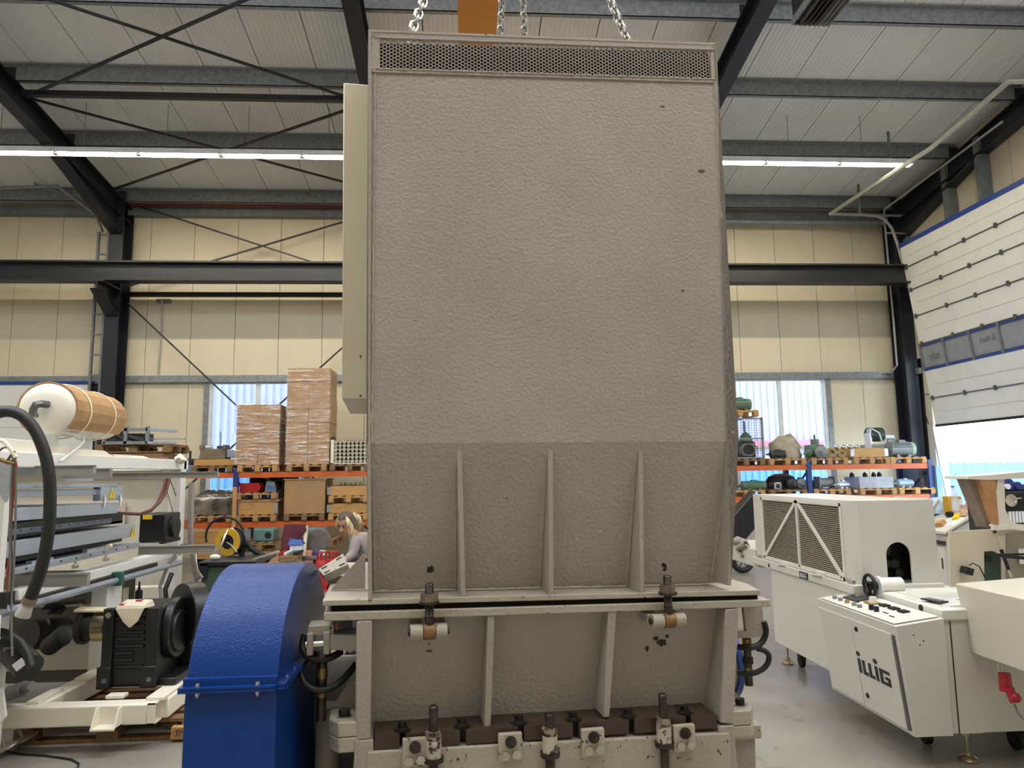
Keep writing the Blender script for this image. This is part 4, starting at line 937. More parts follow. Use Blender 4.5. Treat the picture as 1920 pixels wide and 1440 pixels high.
G(MB().cyl((gx1+.04,gy+.25,gz0+.34),(gx1+.07,gy+.25,gz0+.34),.15,24),'inner_cover',bevel=.01)
G(MB().cyl((gx1+.0,gy+.42,gz0+.42),(gx1+.1,gy+.52,gz0+.42),.24,28),'adapter_flange',bevel=.01)
G(MB().bb(gx1-.02,gx1+.12,gy+.05,gy+.7,gz0,gz0+.05),'side_foot',bevel=.01)
G(MB().bb(gx1-.01,gx1+.09,gy+.42,gy+.48,gz0+.05,gz0+.25),'side_rib',bevel=.01)
mt=G(MB().cyl((gx1+.1,gy+.62,gz0+.42),(gx1+.36,gy+.9,gz0+.42),.13,18),'motor',darkm)
for i in range(7): 
    a=rad(30+i*18); c=V((gx1+.23,gy+.76,gz0+.42)); d=V((-.2,.18,0)); nn=V((.68,.73,0)); rr_=V((math.cos(a)*.73*.14,-math.cos(a)*.68*.14,math.sin(a)*.14))
    MB().bar(c+rr_-nn*.17,c+rr_+nn*.17,.006,.03,tuple(rr_)).build('fin',blackp,mt)
for a,b,r_,m_,n in((0,.09,.095,blackp,'shaft_collar'),(.09,.18,.11,mat('polished_ring','a79a7a',.22,.95,.08,4),'polished_ring'),(.18,.25,.10,darkm,'shaft_hub'),(.25,.29,.125,mat('rusty_flange','3c352e',.45,.6,.2,14),'coupling_flange')):
    G(MB().cyl((gx0+.02-a,gy+.27,gz0+.38),(gx0+.02-b,gy+.27,gz0+.38),r_,28),n,m_)
G(MB().loft([[(gx0-.3,gy+.2,gz0+.5),(gx0-.02,gy+.2,gz0+.495),(gx0-.02,gy+.3,gz0+.5),(gx0-.3,gy+.3,gz0+.51)],[(gx0-.3,gy+.2,gz0+.515),(gx0-.02,gy+.2,gz0+.505),(gx0-.02,gy+.3,gz0+.51),(gx0-.3,gy+.3,gz0+.525)]]),'tape_strip',cream_strap)
# cloth bag on gearbox
cb=MB(); xm=(gx0+gx1)/2+.0
cb.loft([[(xm-.1,gy-.012,gz1),(xm+.1,gy-.012,gz1),(xm+.1,gy-.004,gz1),(xm-.1,gy-.004,gz1)],[(xm-.04,gy-.016,gz1-.09),(xm+.06,gy-.016,gz1-.09),(xm+.06,gy-.006,gz1-.09),(xm-.04,gy-.006,gz1-.09)],[(xm+.0,gy-.012,gz1-.13),(xm+.012,gy-.012,gz1-.13),(xm+.012,gy-.006,gz1-.13),(xm,gy-.006,gz1-.13)]])
cb.loft([[(xm-.1,gy-.01,gz1),(xm+.1,gy-.01,gz1),(xm+.12,gy+.12,gz1-.005),(xm-.12,gy+.12,gz1-.005)],[(xm-.09,gy,gz1+.02),(xm+.1,gy-.0,gz1+.018),(xm+.1,gy+.12,gz1+.04),(xm-.08,gy+.12,gz1+.045)]])
bg_=tag(cb.build('cloth_bag',mat('bag_cloth','d8cdb5',.85,0,.06,14)),'cream cloth bag with red marks draped over the gearbox top','bag')
MB().box((xm-.07,gy+.02,gz1+.02),(.03,.03,.02)).build('red_print',mat('print_red','c23c44',.6),bg_); MB().box((xm+.02,gy+.09,gz1+.036),(.04,.03,.015)).build('red_print',M('print_red'),bg_)
# floor cable at lower left
tag(MB().tube([zp(u,v,.008) for u,v in((-20,1396),(10,1408),(40,1414),(80,1416),(110,1420),(135,1424),(148,1432),(145,1440),(130,1446))],.006,6).build('floor_cable',rubber),'thin black cable curling across the floor at the lower left','cable')
# ---------------------------------------------------------------- pallet racks along the back wall and what they hold
rko=mat('rack_orange','c8602a',.45,0,.08,4); rkb=mat('rack_blue','1f3a78',.45); greenm=mat('motor_green','5f7a66',.5,0,.1,8); greyM=mat('motor_grey','80878a',.45,.2,.1,8); greyD=mat('machine_dark_grey','3d4142',.5,.3,.15,8)
brownb=mat('brown_board','a5835a',.7,0,.06,5); brassb=mat('brass_yellow','a8925c',.4,.5,.12,10); redb=mat('red_plastic','a8221f',.4); bluebox=mat('blue_plastic','4a6fb0',.4)
def fx_(u,y,v=880): return yp(u,v,y).x
RYF,RYB=14.9,16.0
Z1,Z0=1.90,.90
Z0R=1.24
def rack(label,ups,zl,name='pallet_rack'):
    t=thing(name,label,'rack',((ups[0]+ups[-1])/2,15.4,0))
    for x in ups:
        for y in(RYF,RYB): MB().bb(x-.05,x+.05,y-.04,y+.04,0,Z1+.08 if True else 0).build('upright',rkb,t)
        MB().bar((x,RYF,.3),(x,RYB,1.1),.03,.03).build('frame_brace',rkb,t); MB().bar((x,RYB,1.1),(x,RYF,1.8),.03,.03).build('frame_brace',rkb,t)
    for a,b in zip(ups,ups[1:]):
        for z in(zl,Z1):
            for y in(RYF,RYB): MB().bb(a+.05,b-.05,y-.025,y+.025,z-.11,z).build('beam',rko,t)
    return t
rack('orange and blue pallet rack on the left, holding cartons and crates',[-7.45,-4.72,-1.95],Z0)
rack('orange and blue pallet rack on the right, holding motors and pumps',[4.55,7.28,9.98],Z0R)
PR=None
def rp_(u0,u1,z,lab,m=None,y=15.45,v=880):
    """pallet on the rack whose front spans u0..u1"""
    x=(fx_(u0,14.85)+fx_(u1,14.85))/2
    return pallet('pallet',lab,(x,y,z),0,'pallets on the racks',m=m),x
woodm=mat('mid_wood','a88459',.7,0,.18,6,stretch=(8,1,8))
_pc={}
def rpal(u0,u1,z,lab,k='m'):
    mm_={'m':woodm,'d':woodd,'l':woodl}[k]; x=(fx_(u0,14.85)+fx_(u1,14.85))/2
    if k not in _pc: _pc[k]=pallet('pallet',lab,(x,15.45,z),0,'pallets on the racks',m=mm_)
    else: dup(_pc[k],(x,15.45,z),None,lab,'pallets on the racks')
    return x
PT=.145
xL0=rpal(358,436,Z1,'worn pallet under the brown machine casting on the left rack','d')
xL1=rpal(445,520,Z1,'pallet under the shorter wrapped carton stack','l')
xL2=rpal(537,612,Z1,'pallet under the tall wrapped carton stack','m')
xL3=rpal(618,693,Z1,'dark pallet under the crate of shiny tubes','d')
xl0=rpal(362,436,Z0,'pallet under the dark plastic-wrapped load on the lower left shelf','m')
xl1=rpal(443,520,Z0,'lowest pallet under the collar crate and red bin','m')
xl2=rpal(532,612,Z0,'dark pallet under the big brown box','d')
xl3=rpal(616,692,Z0,'lowest pallet in the rack stack behind the seated woman','l')
xR1=rpal(1365,1436,Z1,'pallet under the wire mesh cage on the right rack','d')
xR2=rpal(1443,1513,Z1,'pallet under the tarpaulin heap','m')
xR3=rpal(1522,1592,Z1,'pallet under the round brass coloured flanges','m')
xR4=rpal(1605,1668,Z1,'pallet under the low wooden collar on the right rack','m')
xR5=rpal(1672,1738,Z1,'pallet at the right rack end under the green-capped motor','l')
xr1=rpal(1362,1434,Z0R,'lower right shelf pallet next to the hopper edge','m')
xr2=rpal(1440,1513,Z0R,'lower right shelf pallet under the square flange motor','d')
xr3=rpal(1523,1593,Z0R,'lower right shelf pallet under the grey winding drum','m')
xr4=rpal(1614,1674,Z0R,'lower right shelf pallet under the clear plastic bin','m')
xr5=rpal(1686,1748,Z0R,'lower right shelf pallet at the rack end, under grey pumps','l')
film_m=bpy.data.materials.new('stretch_film'); film_m.use_nodes=True
nt=film_m.node_tree; N=nt.nodes; L=nt.links; N.remove(N['Principled BSDF'])
tr_=N.new('ShaderNodeBsdfTransparent'); gl_=N.new('ShaderNodeBsdfGlossy'); gl_.inputs['Roughness'].default_value=.12; gl_.inputs[0].default_value=(.95,.97,1,1)
nz=N.new('ShaderNodeTexNoise'); tc=N.new('ShaderNodeTexCoord'); mp=N.new('ShaderNodeMapping'); mp.inputs['Scale'].default_value=(1.2,1.2,7); mp.inputs['Rotation'].default_value=(0,.35,0); nz.inputs['Scale'].default_value=3; nz.inputs['Detail'].default_value=6
L.new(tc.outputs['Object'],mp.inputs[0]); L.new(mp.outputs[0],nz.inputs['Vector'])
rp2=N.new('ShaderNodeValToRGB'); rp2.color_ramp.elements[0].position=.5; rp2.color_ramp.elements[1].position=.72; rp2.color_ramp.elements[0].color=(.08,)*3+(1,); rp2.color_ramp.elements[1].color=(.6,)*3+(1,); L.new(nz.outputs['Fac'],rp2.inputs[0])
bp=N.new('ShaderNodeBump'); bp.inputs['Strength'].default_value=1; bp.inputs['Distance'].default_value=.05; L.new(nz.outputs['Fac'],bp.inputs['Height']); L.new(bp.outputs[0],gl_.inputs['Normal'])
mx_=N.new('ShaderNodeMixShader'); L.new(rp2.outputs[0],mx_.inputs[0]); L.new(tr_.outputs[0],mx_.inputs[1]); L.new(gl_.outputs[0],mx_.inputs[2]); L.new(mx_.outputs[0],N['Material Output'].inputs[0])
MT['stretch_film']=film_m
rg=random.Random(5)
tapem=mat('packing_tape','8f6a43',.35)
def carton(x,y0,z,w,d,h,lab,grp,rz=0):
    t=thing('carton',lab,'carton',(x,y0+d/2,z),rz,grp)
    MB().bb(-w/2+.004,w/2-.004,-d/2,d/2,0,h-.006).local('box',card,t,bevel=.006)
    MB().bb(-w/2+.004,w/2-.004,-d/2-.0015,-d/2,h*.48,h*.53).local('tape',tapem,t)
    return t
yF=14.9
def stack(x,rows,w,name,lab):
    z=Z1+PT
    for r,h in enumerate(rows):
        for c in range(2):
            nmr=['bottom row','second row','third row','top row'][r] if r<len(rows)-1 else 'top row'
            carton(x+(c-.5)*w+rg.uniform(-.008,.008),yF+rg.uniform(0,.015),z,w,.8,h,'brown cardboard carton, %s %s of the %s'%(['left','right'][c],nmr,lab),'cartons on the left rack')
        z+=h
    f=MB(); x0,x1=x-w-.012,x+w+.012
    f.loft([[(x0,yF-.012,Z1+PT),(x1,yF-.012,Z1+PT),(x1,yF+.83,Z1+PT),(x0,yF+.83,Z1+PT)],[(x0,yF-.012,z+.006),(x1,yF-.012,z+.006),(x1,yF+.83,z+.006),(x0,yF+.83,z+.006)]],cap=False)
    tag(f.build('stretch_wrap',film_m),'clear stretch film wrapped around the '+lab,'film')
stack(xL1-.03,[.43,.42,.40],.44,'s','shorter wrapped stack')
stack(xL2,[.43,.43,.55,.60],.44,'t','tall wrapped stack')
# brown machine casting on timber on L0
x=xL0
MB_=MB().bb(x-.42,x+.42,15.0,15.6,Z1+PT,Z1+PT+.13); tag(MB_.build('timber_bearer',woodl,bevel=.01),'pale timber bearer under the brown casting on the left rack','timber')
cs=thing('casting','brown cast machine slide on timber at the top of the left rack','machine part',(x,15.1,Z1+PT+.13)); zz=Z1+PT+.13
bm_=mat('casting_brown','7d6f5a',.5,.2,.12,8)
MB().bb(x-.32,x+.2,15.0,15.4,zz,zz+.08).build('base',bm_,cs,bevel=.01); MB().bb(x-.32,x+.2,15.05,15.35,zz+.08,zz+.22).build('bed',bm_,cs,bevel=.01)
for dx in(-.3,.17): MB().bb(x+dx-.03,x+dx+.03,15.02,15.3,zz+.2,zz+.30).build('end_plate',bm_,cs,bevel=.008)
MB().cyl((x-.22,15.1,zz+.25),(x-.1,15.1,zz+.25),.05,14).build('handwheel',alu,cs); MB().bb(x+.0,x+.12,15.1,15.25,zz+.2,zz+.28).build('carriage',greyD,cs)
MB().bb(x+.22,x+.45,15.05,15.5,zz+.04,zz+.2).build('guide_block',alu,cs,bevel=.01)
# die set with pillars further left
x=fx_(322,15.0); zz=Z1
ds=thing('die_set','grey blue die set with upright pillars on the left rack end','machine part',(x,15.2,zz))
MB().bb(x-.5,x+.45,14.95,15.7,zz,zz+.16).build('lower_plate',mat('slate_blue','7089a6',.45,.3),ds,bevel=.01); MB().bb(x-.42,x+.36,15.0,15.6,zz+.16,zz+.3).build('upper_plate',greyD,ds,bevel=.01)
for dx in(-.3,-.05,.12,.3): MB().cyl((x+dx,15.15,zz+.3),(x+dx,15.15,zz+.46),.025,10).build('pillar',greyD,ds)
MB().bb(x-.6,x-.45,15.0,15.5,zz,zz+.22).build('side_block',alu,ds)
# tall stack behind the press with steel frame load
ys=12.2
xs0,xs1=fx_(188,ys),fx_(272,ys); xc=(xs0+xs1)/2; zb=yp(200,849,ys).z
cr_=thing('crate','tall wooden crate stack behind the press tank','crate',(xc,ys+.6,0))
for k in range(4):
    z=k*zb/4; MB().bb(xc-.42,xc+.62,ys+.02,ys+.9,z+.02,z+zb/4-.02).build('crate_box',woodd,cr_,bevel=.008)
    MB().bb(xc-.42,xc+.62,ys-.0,ys+.02,z,z+.05).build('batten',woodm,cr_)
pallet('pallet','old pallet on top of the crate stack, under a welded steel frame',(xc+.1,ys+.5,zb),rad(90),m=woodd)
lf=thing('steel_frame','welded grey steel frame load on the pallet behind the tank','frame',(xc,ys+.5,zb+.144)); zz=zb+.144
for z_ in(.02,.24): MB().bar((xc-.35,ys+.05,zz+z_),(xc+.35,ys+.05,zz+z_),.05,.05).build('rail',greyM,lf); MB().bar((xc+.35,ys+.05,zz+z_),(xc+.6,ys+.6,zz+z_),.05,.05).build('rail',alu,lf)
for dx in(-.35,0,.35): MB().bar((xc+dx,ys+.05,zz),(xc+dx,ys+.05,zz+.29),.05,.05).build('post',greyM,lf)
MB().bar((xc-.3,ys+.1,zz+.2),(xc+.1,ys+.05,zz+.04),.03,.03).build('diagonal',greyD,lf); MB().bar((xc-.1,ys+.1,zz+.16),(xc+.3,ys+.05,zz+.07),.04,.05).build('diagonal',greyD,lf)
MB().bb(xc+.3,xc+.9,ys+.2,ys+.26,zz+.08,zz+.1).build('flat_bar',alu,lf); MB().bb(xc-.3,xc+.3,ys+.15,ys+.4,zz+.02,zz+.18).build('block',greyD,lf)
# crate of shiny tubes
x=xL3; zz=Z1+PT
tc_=thing('tube_crate','cream crate packed with rows of shiny steel tube ends','crate',(x,15.2,zz))
MB().bb(x-.4,x-.34,14.9,15.6,zz,zz+.5).build('side',whitec,tc_); MB().bb(x+.34,x+.4,14.9,15.6,zz,zz+.5).build('side',whitec,tc_); MB().bb(x-.4,x+.4,14.9,15.6,zz,zz+.02).build('bottom',whitec,tc_); MB().bb(x-.34,x+.34,15.4,15.6,zz+.02,zz+.49).build('filler',dirt,tc_)
mirror=mat('chrome','d8d8d4',.12,1,.05,10)
for i in range(8):
    for j in range(6):
        cx,cz_=x-.30+i*.085,zz+.062+j*.08
        MB().lathe([(.0,.03),(.028,.03),(.034,0),(.039,0),(.039,.4),(.0,.4)],(cx,14.93,cz_),(0,1,0),12).build('tube',mirror,tc_)
MB().sph((x-.36,14.95,zz+.53),.05,10,(1.2,1,.8)).build('knob',brown,tc_)
# wrapped dark load
x=xl0; zz=Z0+PT
sw=mat('dark_film','56524d',.12,.25,.35,4,bump=.8,bs=9,hex2='8d8375')
wl=MB()
rings=[]
for k,(w,h) in enumerate(((.41,0),(.43,.1),(.42,.22),(.40,.34),(.34,.43),(.18,.50))):
    rings.append([(x+w*sx*rg.uniform(.93,1.04),15.3+.4*sy*(w/.42)*rg.uniform(.95,1.02),zz+h+rg.uniform(-.02,.03)) for sx,sy in((-1,-1),(-.6,-1.02),(-.2,-1.03),(.2,-1.0),(.6,-1.03),(1,-1),(1.02,0),(1,1),(0,1),(-1,1),(-1.02,0))])
tag(wl.loft(rings).build('wrapped_load',sw,smooth=60),'dark shiny plastic wrapped load sagging on the lower left shelf','bundle')
tag(MB().bb(fx_(437,14.75),fx_(444,14.75),14.78,14.83,0.78,yp(440,913,14.8).z).build('plank',woodl),'light plank standing upright against the rack post','plank')
# collar crates
hgm=mat('hinge_zinc','b5b9ba',.35,.8,.1,15)
def collar(x,z,w,lab,n=1,y0=14.9,h=.2,m=woodl):
    t=thing('pallet_collar',lab,'collar',(x,y0+.5,z),0,'wooden pallet collars')
    for k in range(n):
        zz=z+k*h
        for a,b,c,d in((x-w,x+w,y0,y0+.025),(x-w,x+w,y0+1.1,y0+1.125),(x-w,x-w+.025,y0,y0+1.1),(x+w-.025,x+w,y0,y0+1.1)): MB().bb(a,b,c,d,zz+.003,zz+h-.003).build('board',m,t)
        for sx in(-1,1): MB().bb(x+sx*w-.04,x+sx*w+.04,y0-.004,y0,zz+.02,zz+h-.02).build('hinge_plate',hgm,t)
    return t
z=Z0+PT
collar(xl1,z,.39,'wooden collar with steel corner hinges under the red bin pallet',1,h=.26)
dup(_pc['m'],(xl1+.0,15.45,z+.30),None,'middle pallet carrying the red bin and cable box','pallets on the racks')
tag(MB().bb(xl1-.42,xl1+.45,14.88,15.9,z+.262,z+.298).build('lid_board',woodl),'flat wooden lid on the collar crate below the red bin','board')
zt=z+.30+PT
rb=thing('stacking_bin','red open-fronted plastic stacking bin on the middle pallet','bin',(xl1-.18,15.2,zt))
MB().prism([(xl1-.38,zt+.19),(xl1-.38,zt),(xl1-.02,zt),(xl1+.05,zt+.10),(xl1-.0,zt+.19)],'y',15.0,15.02).build('side',redb,rb); MB().prism([(xl1-.38,zt+.19),(xl1-.38,zt),(xl1-.02,zt),(xl1+.05,zt+.10),(xl1-.0,zt+.19)],'y',15.28,15.3).build('side',redb,rb)
MB().bb(xl1-.38,xl1-.02,15.02,15.28,zt,zt+.02).build('bottom',redb,rb); MB().bb(xl1-.38,xl1-.36,15.02,15.28,zt+.02,zt+.19).build('back',redb,rb)
cbx=thing('control_box','grey blue device with coiled cables beside the red bin','device',(xl1+.28,15.2,zt))
MB().prism([(xl1+.12,zt),(xl1+.36,zt),(xl1+.32,zt+.2),(xl1+.16,zt+.24)],'y',15.0,15.3).build('case',greyM,cbx,bevel=.01); MB().prism([(xl1+.16,zt+.06),(xl1+.33,zt+.06),(xl1+.3,zt+.12),(xl1+.18,zt+.14)],'y',14.995,15.0).build('panel',bluebox,cbx)
for k in range(4): MB().tube([V((xl1+.40+.09*math.cos(a)*(1-k*.08),15.05+k*.03,zt+.13+.12*math.sin(a)*(1-k*.06))) for a in [2*PI*i/16 for i in range(16)]],.014,6,closed=True).build('cable_coil',rubber,cbx)
mh=thing('motor_housing','dark rounded housing at the back of the shelf behind the red bin','machine part',(xl1+.1,15.7,zt))
MB().cyl((xl1-.3,15.7,zt+.24),(xl1+.62,15.7,zt+.24),.15,18).build('shell',darkm,mh); MB().bb(xl1-.3,xl1+.6,15.6,15.8,zt,zt+.16).build('foot',darkm,mh); MB().box((xl1+.02,15.5,zt+.33),(.13,.01,.12),Mx.Rotation(.3,3,'Y')).build('label_card',pvc,mh)
# brown box
bbx=thing('plywood_box','big plain brown board box on the lower left shelf','box',(xl2,15.3,Z0+PT)); z=Z0+PT
MB().bb(xl2-.42,xl2+.40,14.9,15.7,z,z+.69).build('body',brownb,bbx,bevel=.006); MB().bb(xl2-.44,xl2+.42,14.88,15.72,z+.69,z+.71).build('lid',woodm,bbx)
for dx in(-.39,.37):
    for dz in(.08,.4,.64): MB().cyl((xl2+dx,14.897,z+dz),(xl2+dx,14.9,z+dz),.008,8).build('nail',dirt,bbx)
# stack at l3
z=Z0+PT
collar(xl3,z,.40,'lower wooden collar in the stack behind the seated woman',1,h=.2)
dup(_pc['l'],(xl3,15.45,z+.21),None,'upper pallet in the rack stack behind the seated woman','pallets on the racks')
collar(xl3,z+.21+PT,.40,'top wooden collar in the stack behind the seated woman',1,h=.2)
tag(MB().tube([(xl3-.2+i*.03,14.95+.02*math.sin(i),z+.57+.05*math.sin(i*1.9)) for i in range(16)],.012,6).build('hose_pile',greyD),'dark flexible hose lying on the top collar by the hopper edge','hose')
# ---- electric motors
def motor(u,zbase,L,r,lab,m,dirx=1,y=15.05,box=True,cap=None,z=None,rzo=0,x=None,grp='motors on the right rack'):
    x=fx_(u,y) if x is None else x
    t=thing('electric_motor',lab,'motor',(x,y,zbase),rzo,grp)
    A=lambda mb,n,mm_=m,**k: mb.local(n,mm_,t,**k)
    c=r*1.12
    A(MB().cyl((-L/2,0,c),(L*.32,0,c),r,18),'body')
    for i in range(9):
        a=rad(-10+i*25); A(MB().bar((-L*.42,math.cos(a)*r*1.04,c+math.sin(a)*r*1.04),(L*.28,math.cos(a)*r*1.04,c+math.sin(a)*r*1.04),.006,r*.16,(0,math.cos(a),math.sin(a))),'fin')
    A(MB().lathe([(r*.98,0),(r*1.05,.01),(r*1.02,L*.16),(r*.6,L*.19),(.0,L*.19)],(L*.3*dirx,0,c),(dirx,0,0),18),'fan_cover',cap or m)
    A(MB().lathe([(r*1.1,0),(r*1.1,.02),(r*.5,.05),(r*.25,.06),(r*.22,.12),(0,.12)],(-L*.5*dirx,0,c),(-dirx,0,0),18),'flange',m)
    for sx in(-.28,.18): A(MB().bb(sx*L-.03,sx*L+.03,-r*.9,r*.9,0,r*.35),'foot')
    if box: A(MB().bb(-L*.15,L*.1,-r*.5,r*.5,c+r*.9,c+r*1.35),'terminal_box',m,bevel=.005)
    return t
ZA=Z1+PT; ZB=Z0R+PT
motor(1413,ZB,.5,.085,'pale green gear motor lying on the lower right shelf by the hopper',greenm)
motor(1397,ZB,.12,.07,'short dark motor stub next to the hopper edge, lower right shelf',greyD,box=False)
def flange(u,z,s,lab,y=14.95,m=pvc):
    x=fx_(u,y); t=thing('flange_motor',lab,'motor',(x,y,z)); MB().bb(x-s,x+s,y,y+.03,z,z+2*s).build('square_flange',m,t,bevel=.01); MB().lathe([(.0,0),(.03,0),(.03,.02),(s*.7,.03),(s*.7,.05),(0,.05)],(x,y-.05,z+s),(0,1,0),18).build('pilot',greyD,t); MB().cyl((x,y+.03,z+s),(x,y+.35,z+s),s*.8,16).build('body',greyD,t)
    for sx in(-1,1):
        for sz in(-1,1): MB().cyl((x+sx*s*.75,y-.004,z+s+sz*s*.75),(x+sx*s*.75,y,z+s+sz*s*.75),.012,8).build('bolt_hole',dirt,t)
flange(1457,ZB,.075,'white square flange motor facing out on the lower right shelf')
motor(1480,ZB,.34,.1,'grey motor seen end-on under the reddish cover, lower right shelf',greyD,rzo=rad(80),y=15.2)
motor(1499,ZB,.34,.1,'grey motor with valve on top, lower right shelf beside the blue post',greyM,rzo=rad(75),y=15.2)
cv=thing('cover_hood','dark hood with red-brown top on the lower right shelf','cover',(fx_(1465,15.5),15.5,ZB))
xx=fx_(1465,15.5); rings=[]
for k,(w,h) in enumerate(((.38,0),(.36,.16),(.28,.27),(.12,.33))): rings.append([(xx+w*math.cos(a),15.55+.2*math.sin(a)*w/.38,ZB+h) for a in [2*PI*i/18 for i in range(18)]])
MB().loft(rings[:3]).build('hood_side',greyD,cv); MB().loft(rings[2:]).build('hood_top',mat('red_brown','8a4632',.5),cv)
dr=thing('winding_drum','grey cable drum with two square flanges on the lower right shelf','drum',(fx_(1548,15.0),15.0,ZB)); xx=fx_(1549,15.0)
MB().cyl((xx-.15,15.1,ZB+.13),(xx+.15,15.1,ZB+.13),.1,18).build('barrel',greyM,dr)
for sx in(-.17,.17): MB().bb(xx+sx-.015,xx+sx+.015,14.96,15.24,ZB,ZB+.26).build('flange',greyM,dr,bevel=.01)
motor(1578,ZB,.3,.07,'small silver motor beside the grey winding drum',alu,rzo=rad(20))
motor(1530,ZB,.2,.08,'dark small motor left of the grey winding drum',greyD,y=15.3,box=False)
pb=thing('plastic_bin','clear plastic bin full of parts on the lower right shelf','bin',(xr4,15.2,ZB)); clear=mat('clear_plastic','b9bfcc',.25,0,.15,8,alpha=.55)
for a,b,c,d in((xr4-.38,xr4+.38,14.9,14.91),(xr4-.38,xr4+.38,15.5,15.51),(xr4-.38,xr4-.37,14.9,15.5),(xr4+.37,xr4+.38,14.9,15.5)): MB().bb(a,b,c,d,ZB,ZB+.24).build('wall',clear,pb)
MB().bb(xr4-.4,xr4+.4,14.88,15.53,ZB+.235,ZB+.25).bb(xr4-.36,xr4+.36,14.92,15.49,ZB+.2,ZB+.251).build('rim',greyM,pb) if False else None
MB().bb(xr4-.37,xr4+.37,14.92,15.5,ZB,ZB+.02).build('bottom',clear,pb)
for i in range(7): MB().sph((xr4-.28+i*.09,15.05+.1*(i%2),ZB+.11+.03*(i%3)),.06,8,(1,1,.8)).build('stored_part',(alu,brassb,pvc)[i%3],pb)
for dx in(-.3,.0,.2,.33): tag(MB().lathe([(.0,0),(.05,0),(.05,.14),(.03,.16),(.02,.18),(0,.18)],(xr4+dx,15.3,ZB+.16+.02*0),(0,.25,1),12).build('pump_head',greyD),'dark pump head sticking out of the clear plastic bin, %s'%{-.3:'far left one',.0:'second from left',.2:'third from left',.33:'far right one'}[dx],'pump')
motor(1694,ZB,.4,.08,'grey blue pump motor at the right end of the lower shelf',mat('pump_blue','93a5b3',.4,.2),rzo=rad(15))
tag(MB().bb(fx_(1680,15),fx_(1724,15),14.92,15.3,ZB-.0,ZB+.05).build('base_rail',pvc),'white base rail in front of the grey blue pump motor','rail') if False else None
vs_=thing('vertical_pump','grey upright multistage pump at the right end of the lower shelf','pump',(fx_(1729,15.2),15.2,ZB)); xx=fx_(1729,15.2)
MB().lathe([(.09,0),(.09,.04),(.05,.05),(.06,.14),(.05,.2),(.075,.21),(.075,.36),(.05,.38),(0,.38)],(xx,15.2,ZB),(0,0,1),16).build('body',greyM,vs_)
# upper right shelf
mc=thing('mesh_cage','grey wire mesh cage full of cables on the right rack, by the hopper','cage',(xR1,15.3,ZA)); xa,xb=xR1-.42,fx_(1434,14.9); z=ZA
for x in(xa,xb):
    for y in(14.92,15.9): MB().bb(x-.02,x+.02,y-.02,y+.02,z,z+.88).build('post',greyM,mc)
for zz in(z+.02,z+.43,z+.86): MB().bb(xa,xb,14.9,14.93,zz-.015,zz+.015).build('rail',greyM,mc)
MB().bb(xa,xb,14.92,15.9,z,z+.03).build('floor_plate',greyD,mc)
wm=MB(); n=14
for i in range(1,n): x=xa+(xb-xa)*i/n; wm.bb(x-.003,x+.003,14.905,14.911,z,z+.86)
for j in range(1,16): wm.bb(xa,xb,14.904,14.912,z+j*.055-.003,z+j*.055+.003)
o=wm.build('wire_mesh',greyD,mc,smooth=0); o['kind']='stuff'
tag(MB().tube([(xb-.25+.16*math.cos(a),15.0+.02*a,z+.2+.13*math.sin(a)) for a in [i*.5 for i in range(26)]],.016,6).build('coiled_hose',mat('pale_hose','a8a59c',.5)),'pale coiled hose inside the mesh cage','hose')
tag(MB().bb(xa+.05,xb-.05,15.2,15.8,z+.03,z+.38).build('scrap_box',greyD,bevel=.03),'dark metal box at the back of the mesh cage','box')
tag(MB().lathe([(.15,0),(.12,.12),(.04,.2),(0,.22)],(xb-.22,15.3,z+.38),(0,0,1),14).build('green_cone',greenm),'green cone-shaped housing on top of the dark box in the mesh cage','housing')
sp=dup(_pc['l'],(xR1-.08,15.45,z+.90),None,'small pallet on top of the mesh cage','pallets on the racks')
motor(1395,z+.9+PT,.45,.12,'dark green motor on the pallet above the mesh cage',greenm,y=15.1)
tp_=mat('tarp','a69c88',.75,0,.2,6,bump=.8,bs=12)
rings=[]
for w,h in((.33,0),(.36,.12),(.33,.28),(.26,.42),(.12,.50)): rings.append([(fx_(1474,15.3)+w*math.cos(a)*rg.uniform(.78,1.15),15.3+.3*math.sin(a)*w/.36*rg.uniform(.8,1.15),ZA+h+rg.uniform(-.05,.06)) for a in [2*PI*i/16 for i in range(16)]])
tag(MB().loft(rings).build('tarpaulin_heap',tp_,smooth=50),'beige tarpaulin heap under clear film in front of the right window','tarpaulin')
motor(1462,ZA,.3,.08,'dark motor lying in front of the beige tarpaulin heap',greyD,y=14.98,rzo=rad(-10))
motor(1528,ZA,.22,.09,'green motor at the left of the brass flanges',greenm,y=15.2)
motor(1540,ZA,.34,.115,'light grey motor seen end-on left of the brass flanges',greyM,y=15.0,rzo=rad(70),box=False)
for u,r_,l in((1560,.11,'larger brass coloured flange ring on the right rack'),(1580,.085,'smaller brass coloured flange ring on the right rack')):
    x=fx_(u,14.98); tag(MB().lathe([(r_*.55,0),(r_,0),(r_,.05),(r_*.8,.06),(r_*.75,.2),(r_*.5,.2)],(x,14.95,ZA+r_),(.2,1,0),18).build('brass_flange',brassb),l,'flange')
gp=thing('gear_pump','pale green gear pump with an upright shaft behind the grey motor','pump',(fx_(1531,15.4),15.4,ZA)); x=fx_(1531,15.4)
MB().bb(x-.16,x+.16,15.3,15.6,ZA,ZA+.3).build('body',greenm,gp,bevel=.02); MB().cyl((x,15.4,ZA+.3),(x,15.4,ZA+.42),.09,14).build('neck',greenm,gp); MB().cyl((x,15.4,ZA+.42),(x,15.4,ZA+.52),.02,8).build('shaft',greyD,gp)
collar(xR4-.02,ZA,.38,'low wooden collar box on the right rack in front of white parts',1,h=.2)
